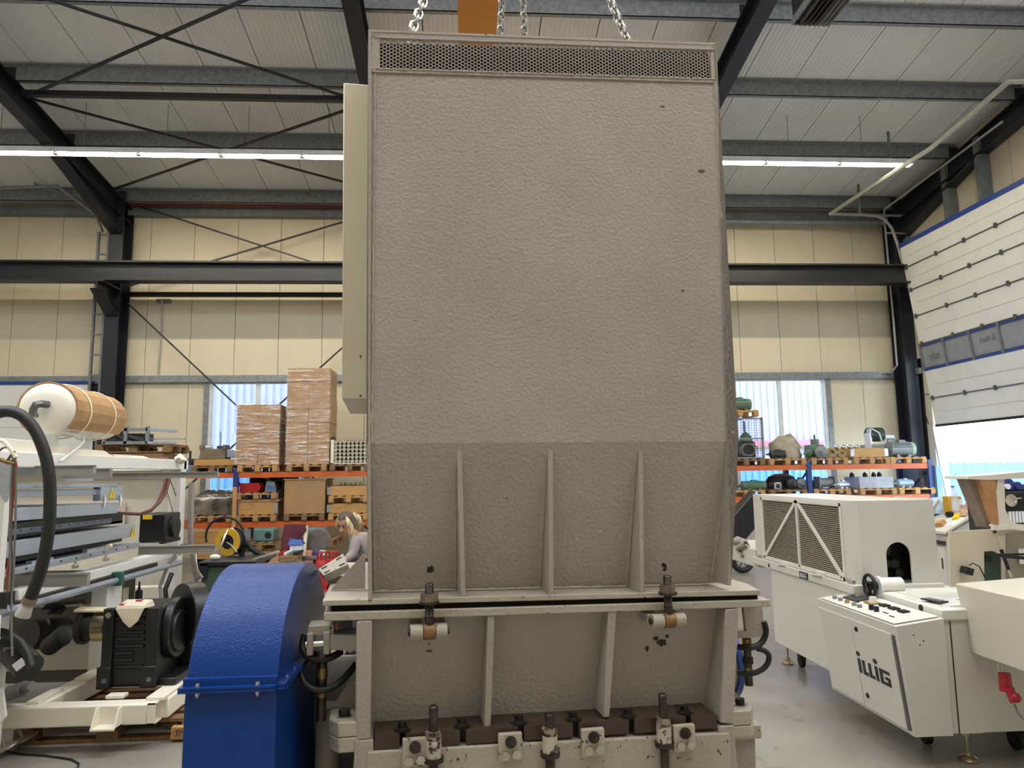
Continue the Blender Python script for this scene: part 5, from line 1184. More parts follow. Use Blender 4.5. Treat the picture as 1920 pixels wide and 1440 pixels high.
for i in range(4): tag(MB().sph((xR4-.42+i*.15,15.5,ZA+.24),.06,10).build('bearing_ball',mirror),'shiny round fitting behind the low wooden collar, %s'%['far left','second from left','third from left','far right'][i],'fitting',)
motor(1693,ZA,.55,.15,'large grey motor with a pale green end cap at the right rack end',greyM,cap=mat('cap_green','9db5a5',.5),y=15.05)
tpu=thing('vacuum_pump','tall dark green vacuum pump with pipes standing behind the wooden collar','pump',(fx_(1645,15.6),15.6,ZA)); x=fx_(1648,15.6)
MB().bb(x-.25,x+.32,15.4,15.9,ZA,ZA+.3).build('base_block',mat('pump_pale','93a39c',.5,.1,.1,8),tpu,bevel=.03); MB().cyl((x-.2,15.6,ZA+.52),(x+.12,15.6,ZA+.52),.16,18).build('upper_motor',mat('dark_green','34473d',.45),tpu)
MB().cyl((x-.22,15.5,ZA+.3),(x-.22,15.5,ZA+.65),.05,12).build('pipe',alu,tpu); MB().tube([(x-.2,15.45,ZA+.65),(x-.05,15.4,ZA+.55),(x+.0,15.4,ZA+.35)],.018,6).build('pipe',pvc,tpu); MB().bb(x-.28,x-.24,15.4,15.6,ZA,ZA+.55).build('plate',pvc,tpu)
MB().tube([(x+.2,15.5,ZA+.3),(x+.2,15.5,ZA+.42),(x+.38,15.5,ZA+.42)],.02,6).build('pipe',greyM,tpu); MB().bb(x+.16,x+.36,15.5,15.7,ZA+.42,ZA+.5).build('tray',pvc,tpu)
# rack guard at the end of the right rack
tag(MB().bb(10.05,10.17,14.8,16.1,.0,1.85).build('rack_guard',mat('guard_blue','7aa0cf',.5)),'light blue end guard panel of the right rack','guard')
# ---------------------------------------------------------------- right: cream thermoforming machine and what is around it
mw_=mat('machine_white','cbc8bf',.33,0,.02,2); mw2=mat('machine_white_top','d8d5cb',.3,0,.02,2); slot=mat('slot_black','0c0c0e',.6); inkm=mat('logo_black','17171a',.4); glassd=mat('dark_window','4b463e',.08,.0,.3,5,alpha=.8,hex2='7a7468'); felt=mat('insulation_board','b08058',.8,0,.15,8); darkgreen=mat('dark_green_panel','3c5243',.5); black_fill=M('black_rubber')
tm=thing('thermoforming_machine','long cream thermoforming machine with slatted hood and black lettering, right side','machine',(3.1,5.6,0))
def Q(mb,n,m=mw_,**k): return mb.build(n,m,tm,**k)
Q(MB().bb(2.78,3.42,5.1,6.55,.25,.90).bb(2.91,3.42,4.42,5.1,.25,.86),'lower_body',bevel=.006)
Q(MB().bb(2.765,3.45,5.1,6.95,.90,.965),'bed_frame',bevel=.004)
Q(MB().bb(2.80,3.42,6.9,7.9,.86,1.03),'infeed_arm',bevel=.006)
Q(MB().bb(2.74,2.78,5.0,5.55,.3,.78),'side_cover')
Q(MB().cyl((2.764,6.55,.925),(2.768,6.55,.925),.018,14),'round_hole',slot)
# hood
hy0,hy1,hz0,hz1=5.15,6.92,.965,1.565
hd=Q(MB().prism([(2.80,hy1),(2.80,hy0+.1),(2.815,hy0+.0),(2.86,hy0-.02),(3.44,hy0-.02),(3.44,hy1)],'z',hz1-.02,hz1),'hood_top')
Q(MB().bb(2.82,3.44,hy1-.02,hy1,hz0,hz1-.02),'hood_back')
# near end panel with arched opening
ax0,ax1=yp(1663,1095,hy0).x,yp(1709,1095,hy0).x; axc=(ax0+ax1)/2; ar=(ax1-ax0)/2; azt=yp(1685,1016,hy0).z-ar
out=[(2.86,hz0),(ax0,hz0),(ax0,azt)]+[(axc-ar*math.cos(PI*i/12),azt+ar*math.sin(PI*i/12)) for i in range(1,12)]+[(ax1,azt),(ax1,hz0),(3.44,hz0),(3.44,hz1-.02),(2.86,hz1-.02)]
Q(MB().prism(out,'y',hy0-.02,hy0-.005),'end_panel')
Q(MB().bb(ax0-.1,3.40,hy0+.16,hy0+.18,hz0,azt+ar+.1),'opening_back',slot); Q(MB().bb(3.42,3.44,hy0,hy1-.02,hz0,hz1-.02),'hood_rear_wall')
for dx,dz,r in((-.03,.13,.03),(.03,.13,.035),(.06,.06,.03),(-.05,.24,.06)): Q(MB().lathe([(r*.4,0),(r,0),(r,.02),(r*.4,.02)],(axc+dx,hy0+.08,hz0+dz),(0,1,0),18),'roller',darkm)
Q(MB().prism([(2.80,hy0+.1),(2.815,hy0),(2.86,hy0-.02),(2.86,hy0),(2.82,hy0+.1)],'z',hz0,hz1-.02),'corner_panel')
# slatted window on the hood
wy0,wy1=hy0+.1,hy1-.2
Q(MB().bb(2.80,2.82,wy1,hy1,hz0-.02,hz1-.02),'hood_side')
Q(MB().bb(2.81,2.815,wy0,wy1,hz0+.02,hz1-.03),'hood_pane',glassd)
sl=MB(); n=34
for i in range(n):
    z=hz0+.035+i*(hz1-hz0-.085)/(n-1); sl.bb(2.802,2.808,wy0+.02,wy1-.02,z-.004,z+.004)
sl.build('hood_slats',mat('slat_grey','8f887a',.4),tm,smooth=0)['kind']='stuff'
for p,q in(((wy0,hz0+.02),(wy1,hz0+.02)),((wy0,hz1-.03),(wy1,hz1-.03)),((wy0+.01,hz0),(wy0+.01,hz1-.02)),((wy1-.01,hz0),(wy1-.01,hz1-.02)),(((wy0+wy1)/2+.0,hz1-.03),((wy0+wy1)/2+.0,hz0+.02)),(((wy0+wy1)/2,hz1-.03),(wy0+.04,hz0+.03)),(((wy0+wy1)/2,hz1-.03),(wy1-.03,hz0+.03))):
    Q(MB().bar((2.797,)+p,(2.797,)+q,.03,.014,(1,0,0)),'hood_bar',mw2)
for y in(6.25,5.6): 
    h=Q(MB().bb(2.77,2.795,y-.06,y+.06,hz0-.01,hz0+.03),'latch',mw2,bevel=.003); MB().cyl((2.76,y-.05,hz0+.0),(2.76,y+.09,hz0-.01),.006,8).build('latch_lever',zinc,h)
for y in(6.82,5.17): Q(MB().cyl((2.785,y-.05,hz0+.02),(2.785,y+.05,hz0+.02),.012,8),'grip',zinc)
# nameplate
yn=xp(1507,1080,2.762).y; npl=Q(MB().bb(2.758,2.764,yn-.07,yn+.07,.905,.958),'nameplate',inkm)
text('iLLiG',.05,pvc,'nameplate_text',tm,(2.757,yn,.93),Mx(((0,0,-1),(-1,0,0),(0,1,0))))
# deck, handwheel
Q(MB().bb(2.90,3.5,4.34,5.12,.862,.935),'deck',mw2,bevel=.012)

Q(MB().bb(3.0,3.48,4.4,4.95,.935,.942),'deck_plate',mw2)
hh_=xp(1727,1140,2.9); Q(MB().cyl((2.897,hh_.y,hh_.z),(2.901,hh_.y,hh_.z),.022,16),'round_hole',slot)
hw=yp(1641,1100,4.95); hc=xp(1638,1098,2.88)
hwp=Q(MB().cyl((hc.x+.04,hc.y,hc.z),(hc.x+.2,hc.y,hc.z),.055,20),'handwheel_housing',mw2)
MB().tube([(hc.x-.03,hc.y+.075*math.cos(a),hc.z+.075*math.sin(a)) for a in [2*PI*i/24 for i in range(24)]],.012,8,closed=True).build('wheel_rim',slot,hwp)
for k in range(3): a=k*2.1+.5; MB().bar((hc.x-.03,hc.y,hc.z),(hc.x-.03,hc.y+.07*math.cos(a),hc.z+.07*math.sin(a)),.02,.012).build('spoke',slot,hwp)
MB().cyl((hc.x-.04,hc.y,hc.z),(hc.x+.02,hc.y,hc.z),.03,14).build('hub',slot,hwp); MB().cyl((hc.x+.02,hc.y,hc.z),(hc.x+.045,hc.y,hc.z),.065,20).build('dial',pvc,hwp)
Q(MB().bb(hc.x+.08,hc.x+.16,hc.y-.04,hc.y+.04,.93,hc.z-.02),'wheel_pedestal',mw2)
# control cabinet
cy0,cy1=4.32,5.3
Q(MB().loft([[(2.66,cy0,.2),(2.90,cy0,.2),(2.90,cy1,.2),(2.66,cy1,.2)],[(2.59,cy0,.845),(2.90,cy0,.885),(2.90,cy1,.885),(2.59,cy1,.845)]]),'control_cabinet',mw_,bevel=.004)
def cf(z): return 2.66-(z-.2)*(.07/.645)
def cfp(y0,y1,z0,z1,o0=-.014,o1=-.001): return MB().loft([[(cf(z0)+o0,y0,z0),(cf(z0)+o1,y0,z0),(cf(z0)+o1,y1,z0),(cf(z0)+o0,y1,z0)],[(cf(z1)+o0,y0,z1),(cf(z1)+o1,y0,z1),(cf(z1)+o1,y1,z1),(cf(z1)+o0,y1,z1)]])
dr_=Q(cfp(4.37,4.83,.225,.79),'cabinet_door',mw_,bevel=.003); Q(cfp(4.835,5.27,.225,.79),'cabinet_panel',mw_,bevel=.003)
Q(cfp(4.345,4.36,.23,.785,-.012,.0),'hinge_strip',hinge)
for z in(.735,.31): MB().cyl((cf(z)-.02,4.77,z),(cf(z)-.01,4.77,z),.016,14).build('door_lock',slot,dr_)
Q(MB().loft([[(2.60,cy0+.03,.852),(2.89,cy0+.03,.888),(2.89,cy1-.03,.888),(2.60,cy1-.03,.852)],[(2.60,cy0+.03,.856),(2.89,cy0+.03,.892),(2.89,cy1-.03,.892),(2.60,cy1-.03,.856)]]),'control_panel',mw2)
def pz(x): return .856+(x-2.60)*(.036/.29)
def onp(x,y): return (x,y,pz(x))
for x,y,m_ in((2.66,5.17,greyM),(2.66,5.09,greyM),(2.66,5.0,brassb),(2.655,4.9,greyM),(2.655,4.83,greyM)): Q(MB().cyl(onp(x,y),(x,y,pz(x)+.02),.016,12),'push_button',m_)
Q(MB().loft([[(2.71,4.98,pz(2.71)),(2.83,4.98,pz(2.83)),(2.83,5.15,pz(2.83)),(2.71,5.15,pz(2.71))],[(2.71,4.98,pz(2.71)+.012),(2.83,4.98,pz(2.83)+.012),(2.83,5.15,pz(2.83)+.012),(2.71,5.15,pz(2.71)+.012)]]),'display_unit',greyD)
Q(MB().bb(2.74,2.82,4.83,4.93,pz(2.78)-.002,pz(2.78)+.008),'switch_plate',brassb); Q(MB().cyl(onp(2.78,4.88),(2.78,4.88,pz(2.78)+.045),.03,16,.022),'selector_knob',mw2)
for y in(4.77,4.665,4.56): Q(MB().bb(2.77,2.82,y-.035,y+.03,pz(2.79)-.002,pz(2.79)+.012),'counter',slot)
for y in(4.73,4.67): Q(MB().cyl(onp(2.68,y),(2.68,y,pz(2.68)+.032),.016,12),'black_knob',slot)
for x,y in((2.70,4.6),(2.68,4.5),(2.72,4.98)): Q(MB().bb(x-.006,x+.006,y-.025,y+.025,pz(x)-.001,pz(x)+.003),'label_strip',slot)
for x,z in((2.70,.79),(2.76,.755),(2.735,.73)): Q(MB().cyl((x,cy0-.001,z),(x,cy0+.001,z),.005,8),'screw_hole',slot)
# lettering on the cabinet door, stroke by stroke
a=xp(1617,1280,2.63); b=xp(1675,1280,2.63); zb_=xp(1620,1262,2.63).z; h=xp(1620,1236,2.63).z-zb_
y0_=a.y; sc2=(a.y-b.y)/2.0
def stroke(poly,n='letter'):
    pts=[(y0_-s*sc2,zb_+t*h/.7) for s,t in poly]
    q=MB().loft([[(cf(z)-.0165,y,z) for y,z in pts],[(cf(z)-.0135,y,z) for y,z in pts]]); return Q(q,n,inkm)
def dot(s): 
    return stroke([(s+.13*math.cos(t),.93+.12*math.sin(t)) for t in [2*PI*i/18 for i in range(18)]],'letter_dot')
stroke([(0,0),(.18,0),(.18,.7),(0,.7)]); dot(.09)
stroke([(.28,0),(.62,0),(.62,.17),(.46,.17),(.46,.7),(.28,.7)]); stroke([(.68,0),(1.02,0),(1.02,.17),(.86,.17),(.86,.7),(.68,.7)])
stroke([(1.1,0),(1.28,0),(1.28,.7),(1.1,.7)]); dot(1.19)
stroke([(1.38,0),(2.0,0),(2.0,.40),(1.70,.40),(1.70,.27),(1.84,.27),(1.84,.15),(1.56,.15),(1.56,.55),(2.0,.55),(2.0,.7),(1.38,.7)])
# lower right body and feet, castors
Q(MB().bb(2.92,4.3,4.36,4.42,.2,.86),'end_body',mw_)
Q(MB().bb(2.96,2.965,4.355,4.362,.2,.86),'panel_joint',black_fill)
Q(MB().bb(3.42,4.3,4.42,5.4,.25,.9),'rear_body',mw_)
ft=V((3.08,4.49,0)); fx0=zp(1810,1408,.05)
def level_foot(x,y,top=.2):
    f=Q(MB().lathe([(0,0),(.055,.0),(.058,.012),(.045,.026),(.018,.034),(.016,.055),(.009,.058),(.009,top),(0,top)],(x,y,0),(0,0,1),24),'levelling_foot',mat('foot_brass','a89c80',.3,.8,.1,10))
    MB().bb(x-.07,x+.07,y-.06,y+.06,top-.04,top-.03).build('foot_plate',mw2,f); MB().hexn((x,y,top-.075),(0,0,1),.03,.02).build('lock_nut',M('foot_brass'),f)
level_foot(fx0.x,fx0.y-.02,.22); level_foot(2.98,6.75,.25)
def castor(x,y,r=.05):
    c=Q(MB().cyl((x-.016,y,r),(x+.016,y,r),r,20),'castor_wheel',black_fill,bevel=.004); MB().prism([(y-.04,r),(y+.02,r),(y+.05,.2),(y-.05,.2)],'x',x-.024,x-.018).build('castor_fork',slot,c); MB().prism([(y-.04,r),(y+.02,r),(y+.05,.2),(y-.05,.2)],'x',x+.018,x+.024).build('castor_fork',slot,c)
castor(3.0,4.75,.055); castor(3.50,4.6,.065); castor(3.05,6.62,.055)
# white chute box, side plate, lid with board and post
Q(MB().loft([[(3.08,3.1,.665),(3.6,3.1,.665),(3.6,4.36,.665),(3.08,4.36,.665)],[(3.06,3.1,1.075),(3.6,3.1,1.105),(3.6,4.42,1.105),(3.06,4.42,1.075)]]),'outfeed_box',mat('box_cream','cdc7b7',.33,0,.02,2),bevel=.008)
yP=4.6
g=lambda u,v,y=yP: (yp(u,v,y).x,yp(u,v,y).z)
gx=[g(1780,997),g(1920,988),g(1920,1100),g(1880,1100),g(1879,1048),g(1872,1038),g(1862,1033),g(1845,1034),g(1846,1100),g(1782,1100)]
Q(MB().prism(gx,'y',yP,yP+.012),'side_plate',mat('plate_cream','c9c0ae',.36,0,.03,2))
Q(MB().prism([g(1836,1020),g(1885,1020),g(1890,1100),g(1840,1100)],'y',yP+.06,yP+.07),'green_panel',darkgreen)
Q(MB().bb(g(1846,1047)[0]-.0,g(1846,1047)[0]+.0+.05,yP-.0,yP+.05,g(1870,1052)[1],g(1870,1042)[1]),'black_block',slot)
Q(MB().prism([g(1886,1000),g(1925,1000),g(1925,1100),g(1886,1100)],'y',yP-.012,yP-.002),'inner_cover',mat('inner_grey','8c8577',.45))
Q(MB().bar(V(yp(1858,985,yP)),V(yp(1925,995,yP)),.04,.012),'top_strip',mw2)
# open window frame and lid
Q(MB().prism([g(1860,985),g(1870,896),g(1882,896),g(1884,955),g(1892,975),g(1905,982),g(1925,984),g(1925,994),g(1860,994)],'y',yP-.005,yP+.01),'window_post',mw2)
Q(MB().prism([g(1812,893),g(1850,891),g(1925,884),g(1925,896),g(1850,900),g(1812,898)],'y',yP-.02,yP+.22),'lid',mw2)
Q(MB().prism([g(1833,898),g(1863,897),g(1870,985),g(1862,986)],'y',yP-.015,yP+.1),'insulation_board',felt)
Q(MB().prism([g(1820,898),g(1835,898),g(1864,986),g(1858,990)],'y',yP+.03,yP+.14),'insulation_side',mat('insulation_grey','7d6f63',.8,0,.15,8))
Q(MB().prism([g(1857,985),g(1885,984),g(1885,992),g(1858,994)],'y',yP-.03,yP+.0),'hinge_block',mw2)
gs=Q(MB().cyl(yp(1866,998,yP-.05),yp(1877,1034,yP-.06),.005,8),'gas_spring',zinc)
MB().cyl(yp(1877,1030,yP-.06),yp(1891,1068,yP-.07),.011,10).build('spring_body',slot,gs); MB().cyl(yp(1891,1068,yP-.07),yp(1897,1082,yP-.07),.008,8).build('spring_rod',zinc,gs); MB().sph(yp(1865,997,yP-.05),.012,8).build('ball_joint',slot,gs)
Q(MB().bar(yp(1866,1041,yP-.09),yp(1930,1047,yP-.15),.045,.02),'black_arm',slot); Q(MB().bar(yp(1866,1040,yP-.10),yp(1930,1039,yP-.15),.012,.012),'black_rod',slot)
Q(MB().bb(*sorted((yp(1911,1050,yP-.03).x,yp(1925,1050,yP-.03).x)),yP-.04,yP-.03,yp(1915,1056,yP).z,yp(1915,1028,yP).z),'white_bracket',mw2)
sn=Q(MB().box(yp(1813,1070,yP-.04),(.055,.06,.045),Mx.Rotation(rad(20),3,'Y')),'sensor_box',slot,bevel=.004); MB().tube([yp(1817,1060,yP-.03),yp(1824,1056,yP-.03),yp(1836,1062,yP-.03),yp(1848,1085,yP-.03)],.004,6).build('sensor_cable',black_fill,sn)
# red plug hanging
hp0=yp(1882,1262,3.75); x_=hp0.x
plg=thing('power_plug','dark red industrial power plug hanging from a white hook under the outfeed box','plug',(3.12,3.9,.5)); redp2=mat('plug_red','a31f2c',.4)
y_=3.86; PX=3.18
def pp(u,v): return xp(u,v,PX)
MB().tube([pp(1871,1245),pp(1872,1256),pp(1877,1262),pp(1880,1258),pp(1879,1248)],.004,6).build('hook',pvc,plg)
MB().cyl(pp(1883,1262),pp(1887,1296),.032,8,.036).build('socket_body',redp2,plg); MB().cyl(pp(1892,1290),pp(1902,1318),.028,14,.022).build('plug_body',redp2,plg); MB().sph(pp(1905,1308),.028,12).build('flap_lid',redp2,plg)
MB().tube([pp(1902,1320),pp(1908,1336),pp(1916,1346),pp(1935,1356)],.006,8).build('plug_cable',gryt,plg)
# phone and wire on the deck
pz0=zp(1752,1127,.945); ph=thing('mobile_phone','dark mobile phone with earphone wire lying on the machine deck','phone',tuple(pz0))
MB().box(pz0+V((0,0,.005)),(.075,.15,.008),Mx.Rotation(rad(14),3,'Z')).build('case',slot,ph,bevel=.003); MB().box(pz0+V((0,0,.0095)),(.066,.14,.002),Mx.Rotation(rad(14),3,'Z')).build('screen',mat('phone_screen','394050',.1),ph)
MB().tube([pz0+V((.03+.012*i+.02*math.sin(i*2),-.04-.02*math.cos(i*1.7),.008+.012*abs(math.sin(i*1.3)))) for i in range(12)],.002,5).build('earphone_wire',pvc,ph)
# rag on infeed arm
rag=MB(); c0=xp(1400,1006,2.84)
rag.tube([(2.79,c0.y+.25,1.05),(2.8,c0.y+.15,1.07),(2.83,c0.y+.05,1.06),(2.8,c0.y-.1,1.06),(2.78,c0.y+.1,1.0),(2.785,c0.y-.0,.93)],[.03,.05,.045,.04,.035,.02],8)
tag(rag.build('work_rag',mat('rag_grey','8f877a',.85,0,.25,14),smooth=60),'grey stained rag draped over the far arm of the cream machine','rag')
# dark motorcycle behind
mo=thing('motorcycle','dark motorcycle partly hidden behind the hopper, front wheel showing','motorcycle',(4.9,12.6,0)); wc=yp(1392,1048,12.6); wc.z=max(wc.z,.0); r=.215; wc.z=r
MB().tube([(wc.x+.17*math.cos(a),12.6,wc.z+.17*math.sin(a)) for a in [2*PI*i/28 for i in range(28)]],.05,8,closed=True).build('front_tyre',rubber,mo)
MB().lathe([(.12,-.03),(.13,-.03),(.13,.03),(.12,.03)],(wc.x,12.6,wc.z),(0,1,0),24).build('rim',mat('rim_blue_grey','5c6b7e',.3,.7),mo)
for k in range(6): a=k*PI/3; MB().bar((wc.x,12.58,wc.z),(wc.x+.13*math.cos(a),12.58,wc.z+.13*math.sin(a)),.025,.02).build('spoke',M('rim_blue_grey'),mo)
MB().lathe([(0,-.04),(.03,-.04),(.03,.04),(0,.04)],(wc.x,12.6,wc.z),(0,1,0),12).build('hub',greyD,mo)
MB().tube([(wc.x-1.25+.17*math.cos(a),12.6,wc.z+.17*math.sin(a)) for a in [2*PI*i/24 for i in range(24)]],.05,8,closed=True).build('rear_tyre',rubber,mo)
MB().bar((wc.x,12.52,wc.z),(wc.x-.15,12.55,.85),.05,.05).build('fork',greyD,mo)
a,b=yp(1386,992,12.6),yp(1410,930,12.6)
MB().prism([(wc.x-.5,.35),(wc.x-.1,.45),(a.x+.28,a.z+.05),(b.x,b.z+.1),(b.x-.1,b.z),(wc.x-.35,.85),(wc.x-1.3,.75),(wc.x-1.3,.6)],'y',12.45,12.75).build('body_fairing',navyb,mo,bevel=.03)
# console desk with clutter
dY=8.6; p=lambda u,v,y: yp(u,v,y)
xf=p(1773,1000,dY).x; xb=p(1826,962,dY).x; xe=p(1846,962,dY).x; zf=p(1773,997,dY).z; zk=p(1826,962,dY).z
cdk=thing('console_desk','old cream console desk with sloping top cluttered with papers','desk',(xf+.3,9.2,0))
MB().prism([(xf+.02,0),(xe,0),(xe,zk-.03),(xb,zk-.03),(xf+.02,zf-.03)],'y',dY,dY+1.9).build('desk_body',mw_,cdk,bevel=.006)
MB().prism([(xf-.02,zf-.03),(xb,zk-.03),(xe+.01,zk-.03),(xe+.01,zk),(xb,zk),(xf-.02,zf)],'y',dY-.02,dY+1.92).build('sloping_top',mw2,cdk)
for y in(dY+.06,dY+.66,dY+1.26):
    d_=MB().bb(xf+.004,xf+.02,y,y+.55,.12,zf-.2).build('desk_door',mw2,cdk); MB().bb(xf-.01,xf+.004,y+.04,y+.05,.55,.68).build('door_pull',greyD,d_)
MB().bb(xf+.0,xf+.02,dY+.04,dY+1.86,zf-.17,zf-.12).build('drawer_rail',greyD,cdk)
def dz(x): return zf+max(0,min(1,(x-xf)/(xb-xf)))*(zk-zf)
def onp2(u,v):
    y=dY+.05
    while y<dY+1.8:
        q=yp(u,v,y)
        if q.z<=dz(q.x): break
        y+=.01
    q.z=dz(q.x); return q
def onb(name,lab,cat,mb,m): return tag(mb.build(name,m),lab,cat)
def patch(q,w,d,h,rz=0):
    R=Mx.Rotation(-math.atan2(zk-zf,xb-xf),3,'Y')@Mx.Rotation(rz,3,'Z'); return MB().box(q+V((0,0,h/2)),(w,d,h),R)
a=p(1748,962,dY+1.2)
MB().loft([[(xf+.0,dY+.5,zf+.03),(xf+.3,dY+.5,dz(xf+.3)+.2),(xf+.3,dY+1.5,dz(xf+.3)+.2),(xf+.0,dY+1.5,zf+.03)],[(xf+.0,dY+.5,zf+.045),(xf+.3,dY+.5,dz(xf+.3)+.215),(xf+.3,dY+1.5,dz(xf+.3)+.215),(xf+.0,dY+1.5,zf+.045)]]).build('open_flap',mw_,cdk)
onb('paper_sheet','white paper sheets lying on the sloping console desk','paper',patch(onp2(1783,980),.2,.24,.012,.2),pvc)
onb('wood_block','small wooden block at the front edge of the console desk','block',patch(onp2(1764,988),.09,.1,.07,.4),woodl)
onb('yellow_glove','yellow and black tool beside the papers on the console desk','tool',patch(onp2(1795,972),.14,.08,.04,.6),yellow)
q=onp2(1786,970); onb('black_flashlight','short black torch lying behind the papers on the console desk','torch',MB().cyl(q+V((-.05,.02,.03)),q+V((.05,.04,.045)),.035,12),slot)
q=onp2(1790,961); hcn=.21
yc=thing('oil_canister','yellow translucent canister with pale label at the back of the console desk','canister',tuple(q))
MB().loft([[q+V((-.11,-.06,-.03)),q+V((.09,-.06,.0)),q+V((.09,.06,.0)),q+V((-.11,.06,-.03))],[q+V((-.11,-.06,hcn)),q+V((.07,-.06,hcn)),q+V((.07,.06,hcn)),q+V((-.11,.06,hcn))]]).build('body',mat('canister_amber','c99a2e',.3),yc,bevel=.012); MB().bb(q.x-.07,q.x+.07,q.y-.066,q.y-.061,q.z+.03,q.z+hcn-.04).build('label',pvc,yc)
q=onp2(1824,963); onb('red_box','red and white printed carton box at the back of the console desk','box',patch(q,.13,.14,.12),redp2)
q=onp2(1811,966); onb('round_tin','round tin with red and pale printed label on the console desk','tin',MB().cyl(q+V((0,0,-.01)),q+V((0,0,.13)),.06,18),mat('tin_label','d8b6a0',.4,0,.4,12))
q=onp2(1760,960); rings=[]
for w,h in((.17,-.02),(.2,.07),(.17,.15),(.07,.19)): rings.append([q+V((w*math.cos(t)*rg.uniform(.85,1.1),.14*math.sin(t)*w/.2,h)) for t in [2*PI*i/14 for i in range(14)]])
onb('plastic_bag','crumpled pale blue plastic bag at the back of the console desk','bag',MB().loft(rings),mat('bag_pale_blue','b9cfe4',.25,0,.2,10,bump=.6,bs=14))
q=onp2(1791,964); bt=thing('water_bottle','clear water bottle standing behind the yellow canister','bottle',tuple(q))
MB().lathe([(0,-.01),(.05,-.01),(.05,.24),(.045,.27),(.018,.32),(.018,.34),(0,.34)],q,(0,0,1),16).build('body',mat('clear_bottle','dfe9f2',.08,0,0,alpha=.45),bt); MB().cyl(q+V((0,0,.34)),q+V((0,0,.36)),.02,12).build('cap',bluebox,bt)
# dark apparatus with a round lamp, beyond the open lid
dA=7.4; lx=p(1894,980,dA).x
ap=thing('lamp_cabinet','dark cabinet with a round chrome lamp seen through the open lid at the right edge','cabinet',(lx+.3,dA+.3,0))
zt=p(1894,921,dA).z; z2=p(1894,957,dA).z
MB().bb(lx-.1,lx+.9,dA,dA+.5,0,zt).build('body',greyD,ap); MB().bb(lx-.08,lx+.9,dA-.02,dA,z2,zt-.02).build('black_front',slot,ap)
MB().lathe([(0,.02),(.05,.015),(.058,0),(.066,0),(.066,.03),(0,.03)],(lx+.0,dA-.05,p(1894,938,dA).z),(0,1,0),24).build('round_lamp',mirror,ap); MB().cyl((lx+.02,dA-.03,p(1894,936,dA).z),(lx+.13,dA-.03,p(1894,934,dA).z),.008,8).build('lever',zinc,ap)
for i in range(9): MB().bb(lx-.02+i*.035,lx+.0+i*.035,dA-.03,dA-.0,p(1894,980,dA).z,z2-.01).build('grille_bar',pvc,ap)
tv=thing('blue_engine','blue painted machine with round white parts on top of the dark lamp cabinet','machine',(lx+.2,dA+.2,zt))
MB().bb(lx-.06,lx+.3,dA+.05,dA+.35,zt,zt+.07).build('base',mat('engine_blue','2b3577',.4),tv,bevel=.015); MB().cyl((lx+.05,dA+.02,zt+.08),(lx+.05,dA+.3,zt+.08),.055,16).build('drum',M('engine_blue'),tv); MB().cyl((lx+.02,dA+.0,zt+.05),(lx+.02,dA+.04,zt+.05),.03,14).build('cap',pvc,tv); MB().sph((lx+.02,dA+.2,zt+.14),.06,10,(1.4,1,.6)).build('white_cover',pvc,tv); MB().cyl((lx+.16,dA+.03,zt+.06),(lx+.16,dA+.3,zt+.06),.04,14).build('drum',M('engine_blue'),tv)
# ---------------------------------------------------------------- woman and the clutter in front of the left rack
skin=mat('skin','c99a80',.5,0,.05,8); hairm=mat('hair_blond','a58a62',.55,0,.3,14,stretch=(3,3,.6),hex2='d9c59a'); hair2=mat('hair_dark_roots','4a3a2e',.5,0,.2,14); sweater=mat('grey_sweater','8d8280',.85,0,.06,20,bump=.2,bs=90); jeans=mat('dark_trousers','4c5157',.8); lips=mat('lips','a5605a',.5); eyem=mat('eye_dark','2a1f1a',.3)
def skinned(name,verts,edges,radii,m,parent,sub=2,world=True):
    W=ROOT[parent.name].inverted(); me=bpy.data.meshes.new(name); me.from_pydata([tuple(W@V(v)) for v in verts],edges,[]); o=bpy.data.objects.new(name,me); COL.objects.link(o); o.parent=parent; ROOT[o.name]=ROOT[parent.name]
    o.modifiers.new('skin','SKIN').use_smooth_shade=True
    if not me.skin_vertices: me.attributes.new if False else None
    sv=me.skin_vertices[0].data if me.skin_vertices else None
    if sv is None:
        bm=bmesh.new(); bm.from_mesh(me); bm.verts.layers.skin.verify(); bm.to_mesh(me); bm.free(); sv=me.skin_vertices[0].data
    for i,r in enumerate(radii): sv[i].radius=(r if isinstance(r,tuple) else (r,r)); sv[i].use_root=(i==0)
    s=o.modifiers.new('sub','SUBSURF'); s.levels=sub; s.render_levels=sub
    me.materials.append(m); return o
Yp=7.6
hd_=yp(651,981,Yp-.02); nk=yp(664,1004,Yp+.03); ch=yp(678,1016,Yp+.06); wa=yp(686,1042,Yp+.08); pv=yp(690,1062,Yp+.1)
wm_=thing('person','woman with long blond hair in a grey sweater bending forward behind the blue guard','person',(pv.x,pv.y,0))
sR=yp(667,1014,Yp-.1); eR=yp(661,1040,Yp-.16); wR=yp(646,1050,Yp-.24); sL=ch+V((.12,.16,.03)); eL=sL+V((.2,.02,.1)); wL=eL+V((-.1,-.02,.2))
hipR=pv+V((-.03,-.09,-.02)); hipL=pv+V((.03,.1,-.02)); kR=V((hipR.x-.06,hipR.y-.05,.45)); kL=V((hipL.x-.03,hipL.y,.45)); aR=V((hipR.x-.0,hipR.y,.08)); aL=V((hipL.x+.03,hipL.y,.08)); tR=aR+V((-.15,-.03,-.045)); tL=aL+V((-.15,.0,-.045))
bv=[pv,wa,ch,nk,hd_+V((.03,.02,-.05)),sR,eR,wR,sL,eL,wL,hipR,kR,aR,tR,hipL,kL,aL,tL]
be=[(0,1),(1,2),(2,3),(3,4),(2,5),(5,6),(6,7),(2,8),(8,9),(9,10),(0,11),(11,12),(12,13),(13,14),(0,15),(15,16),(16,17),(17,18)]
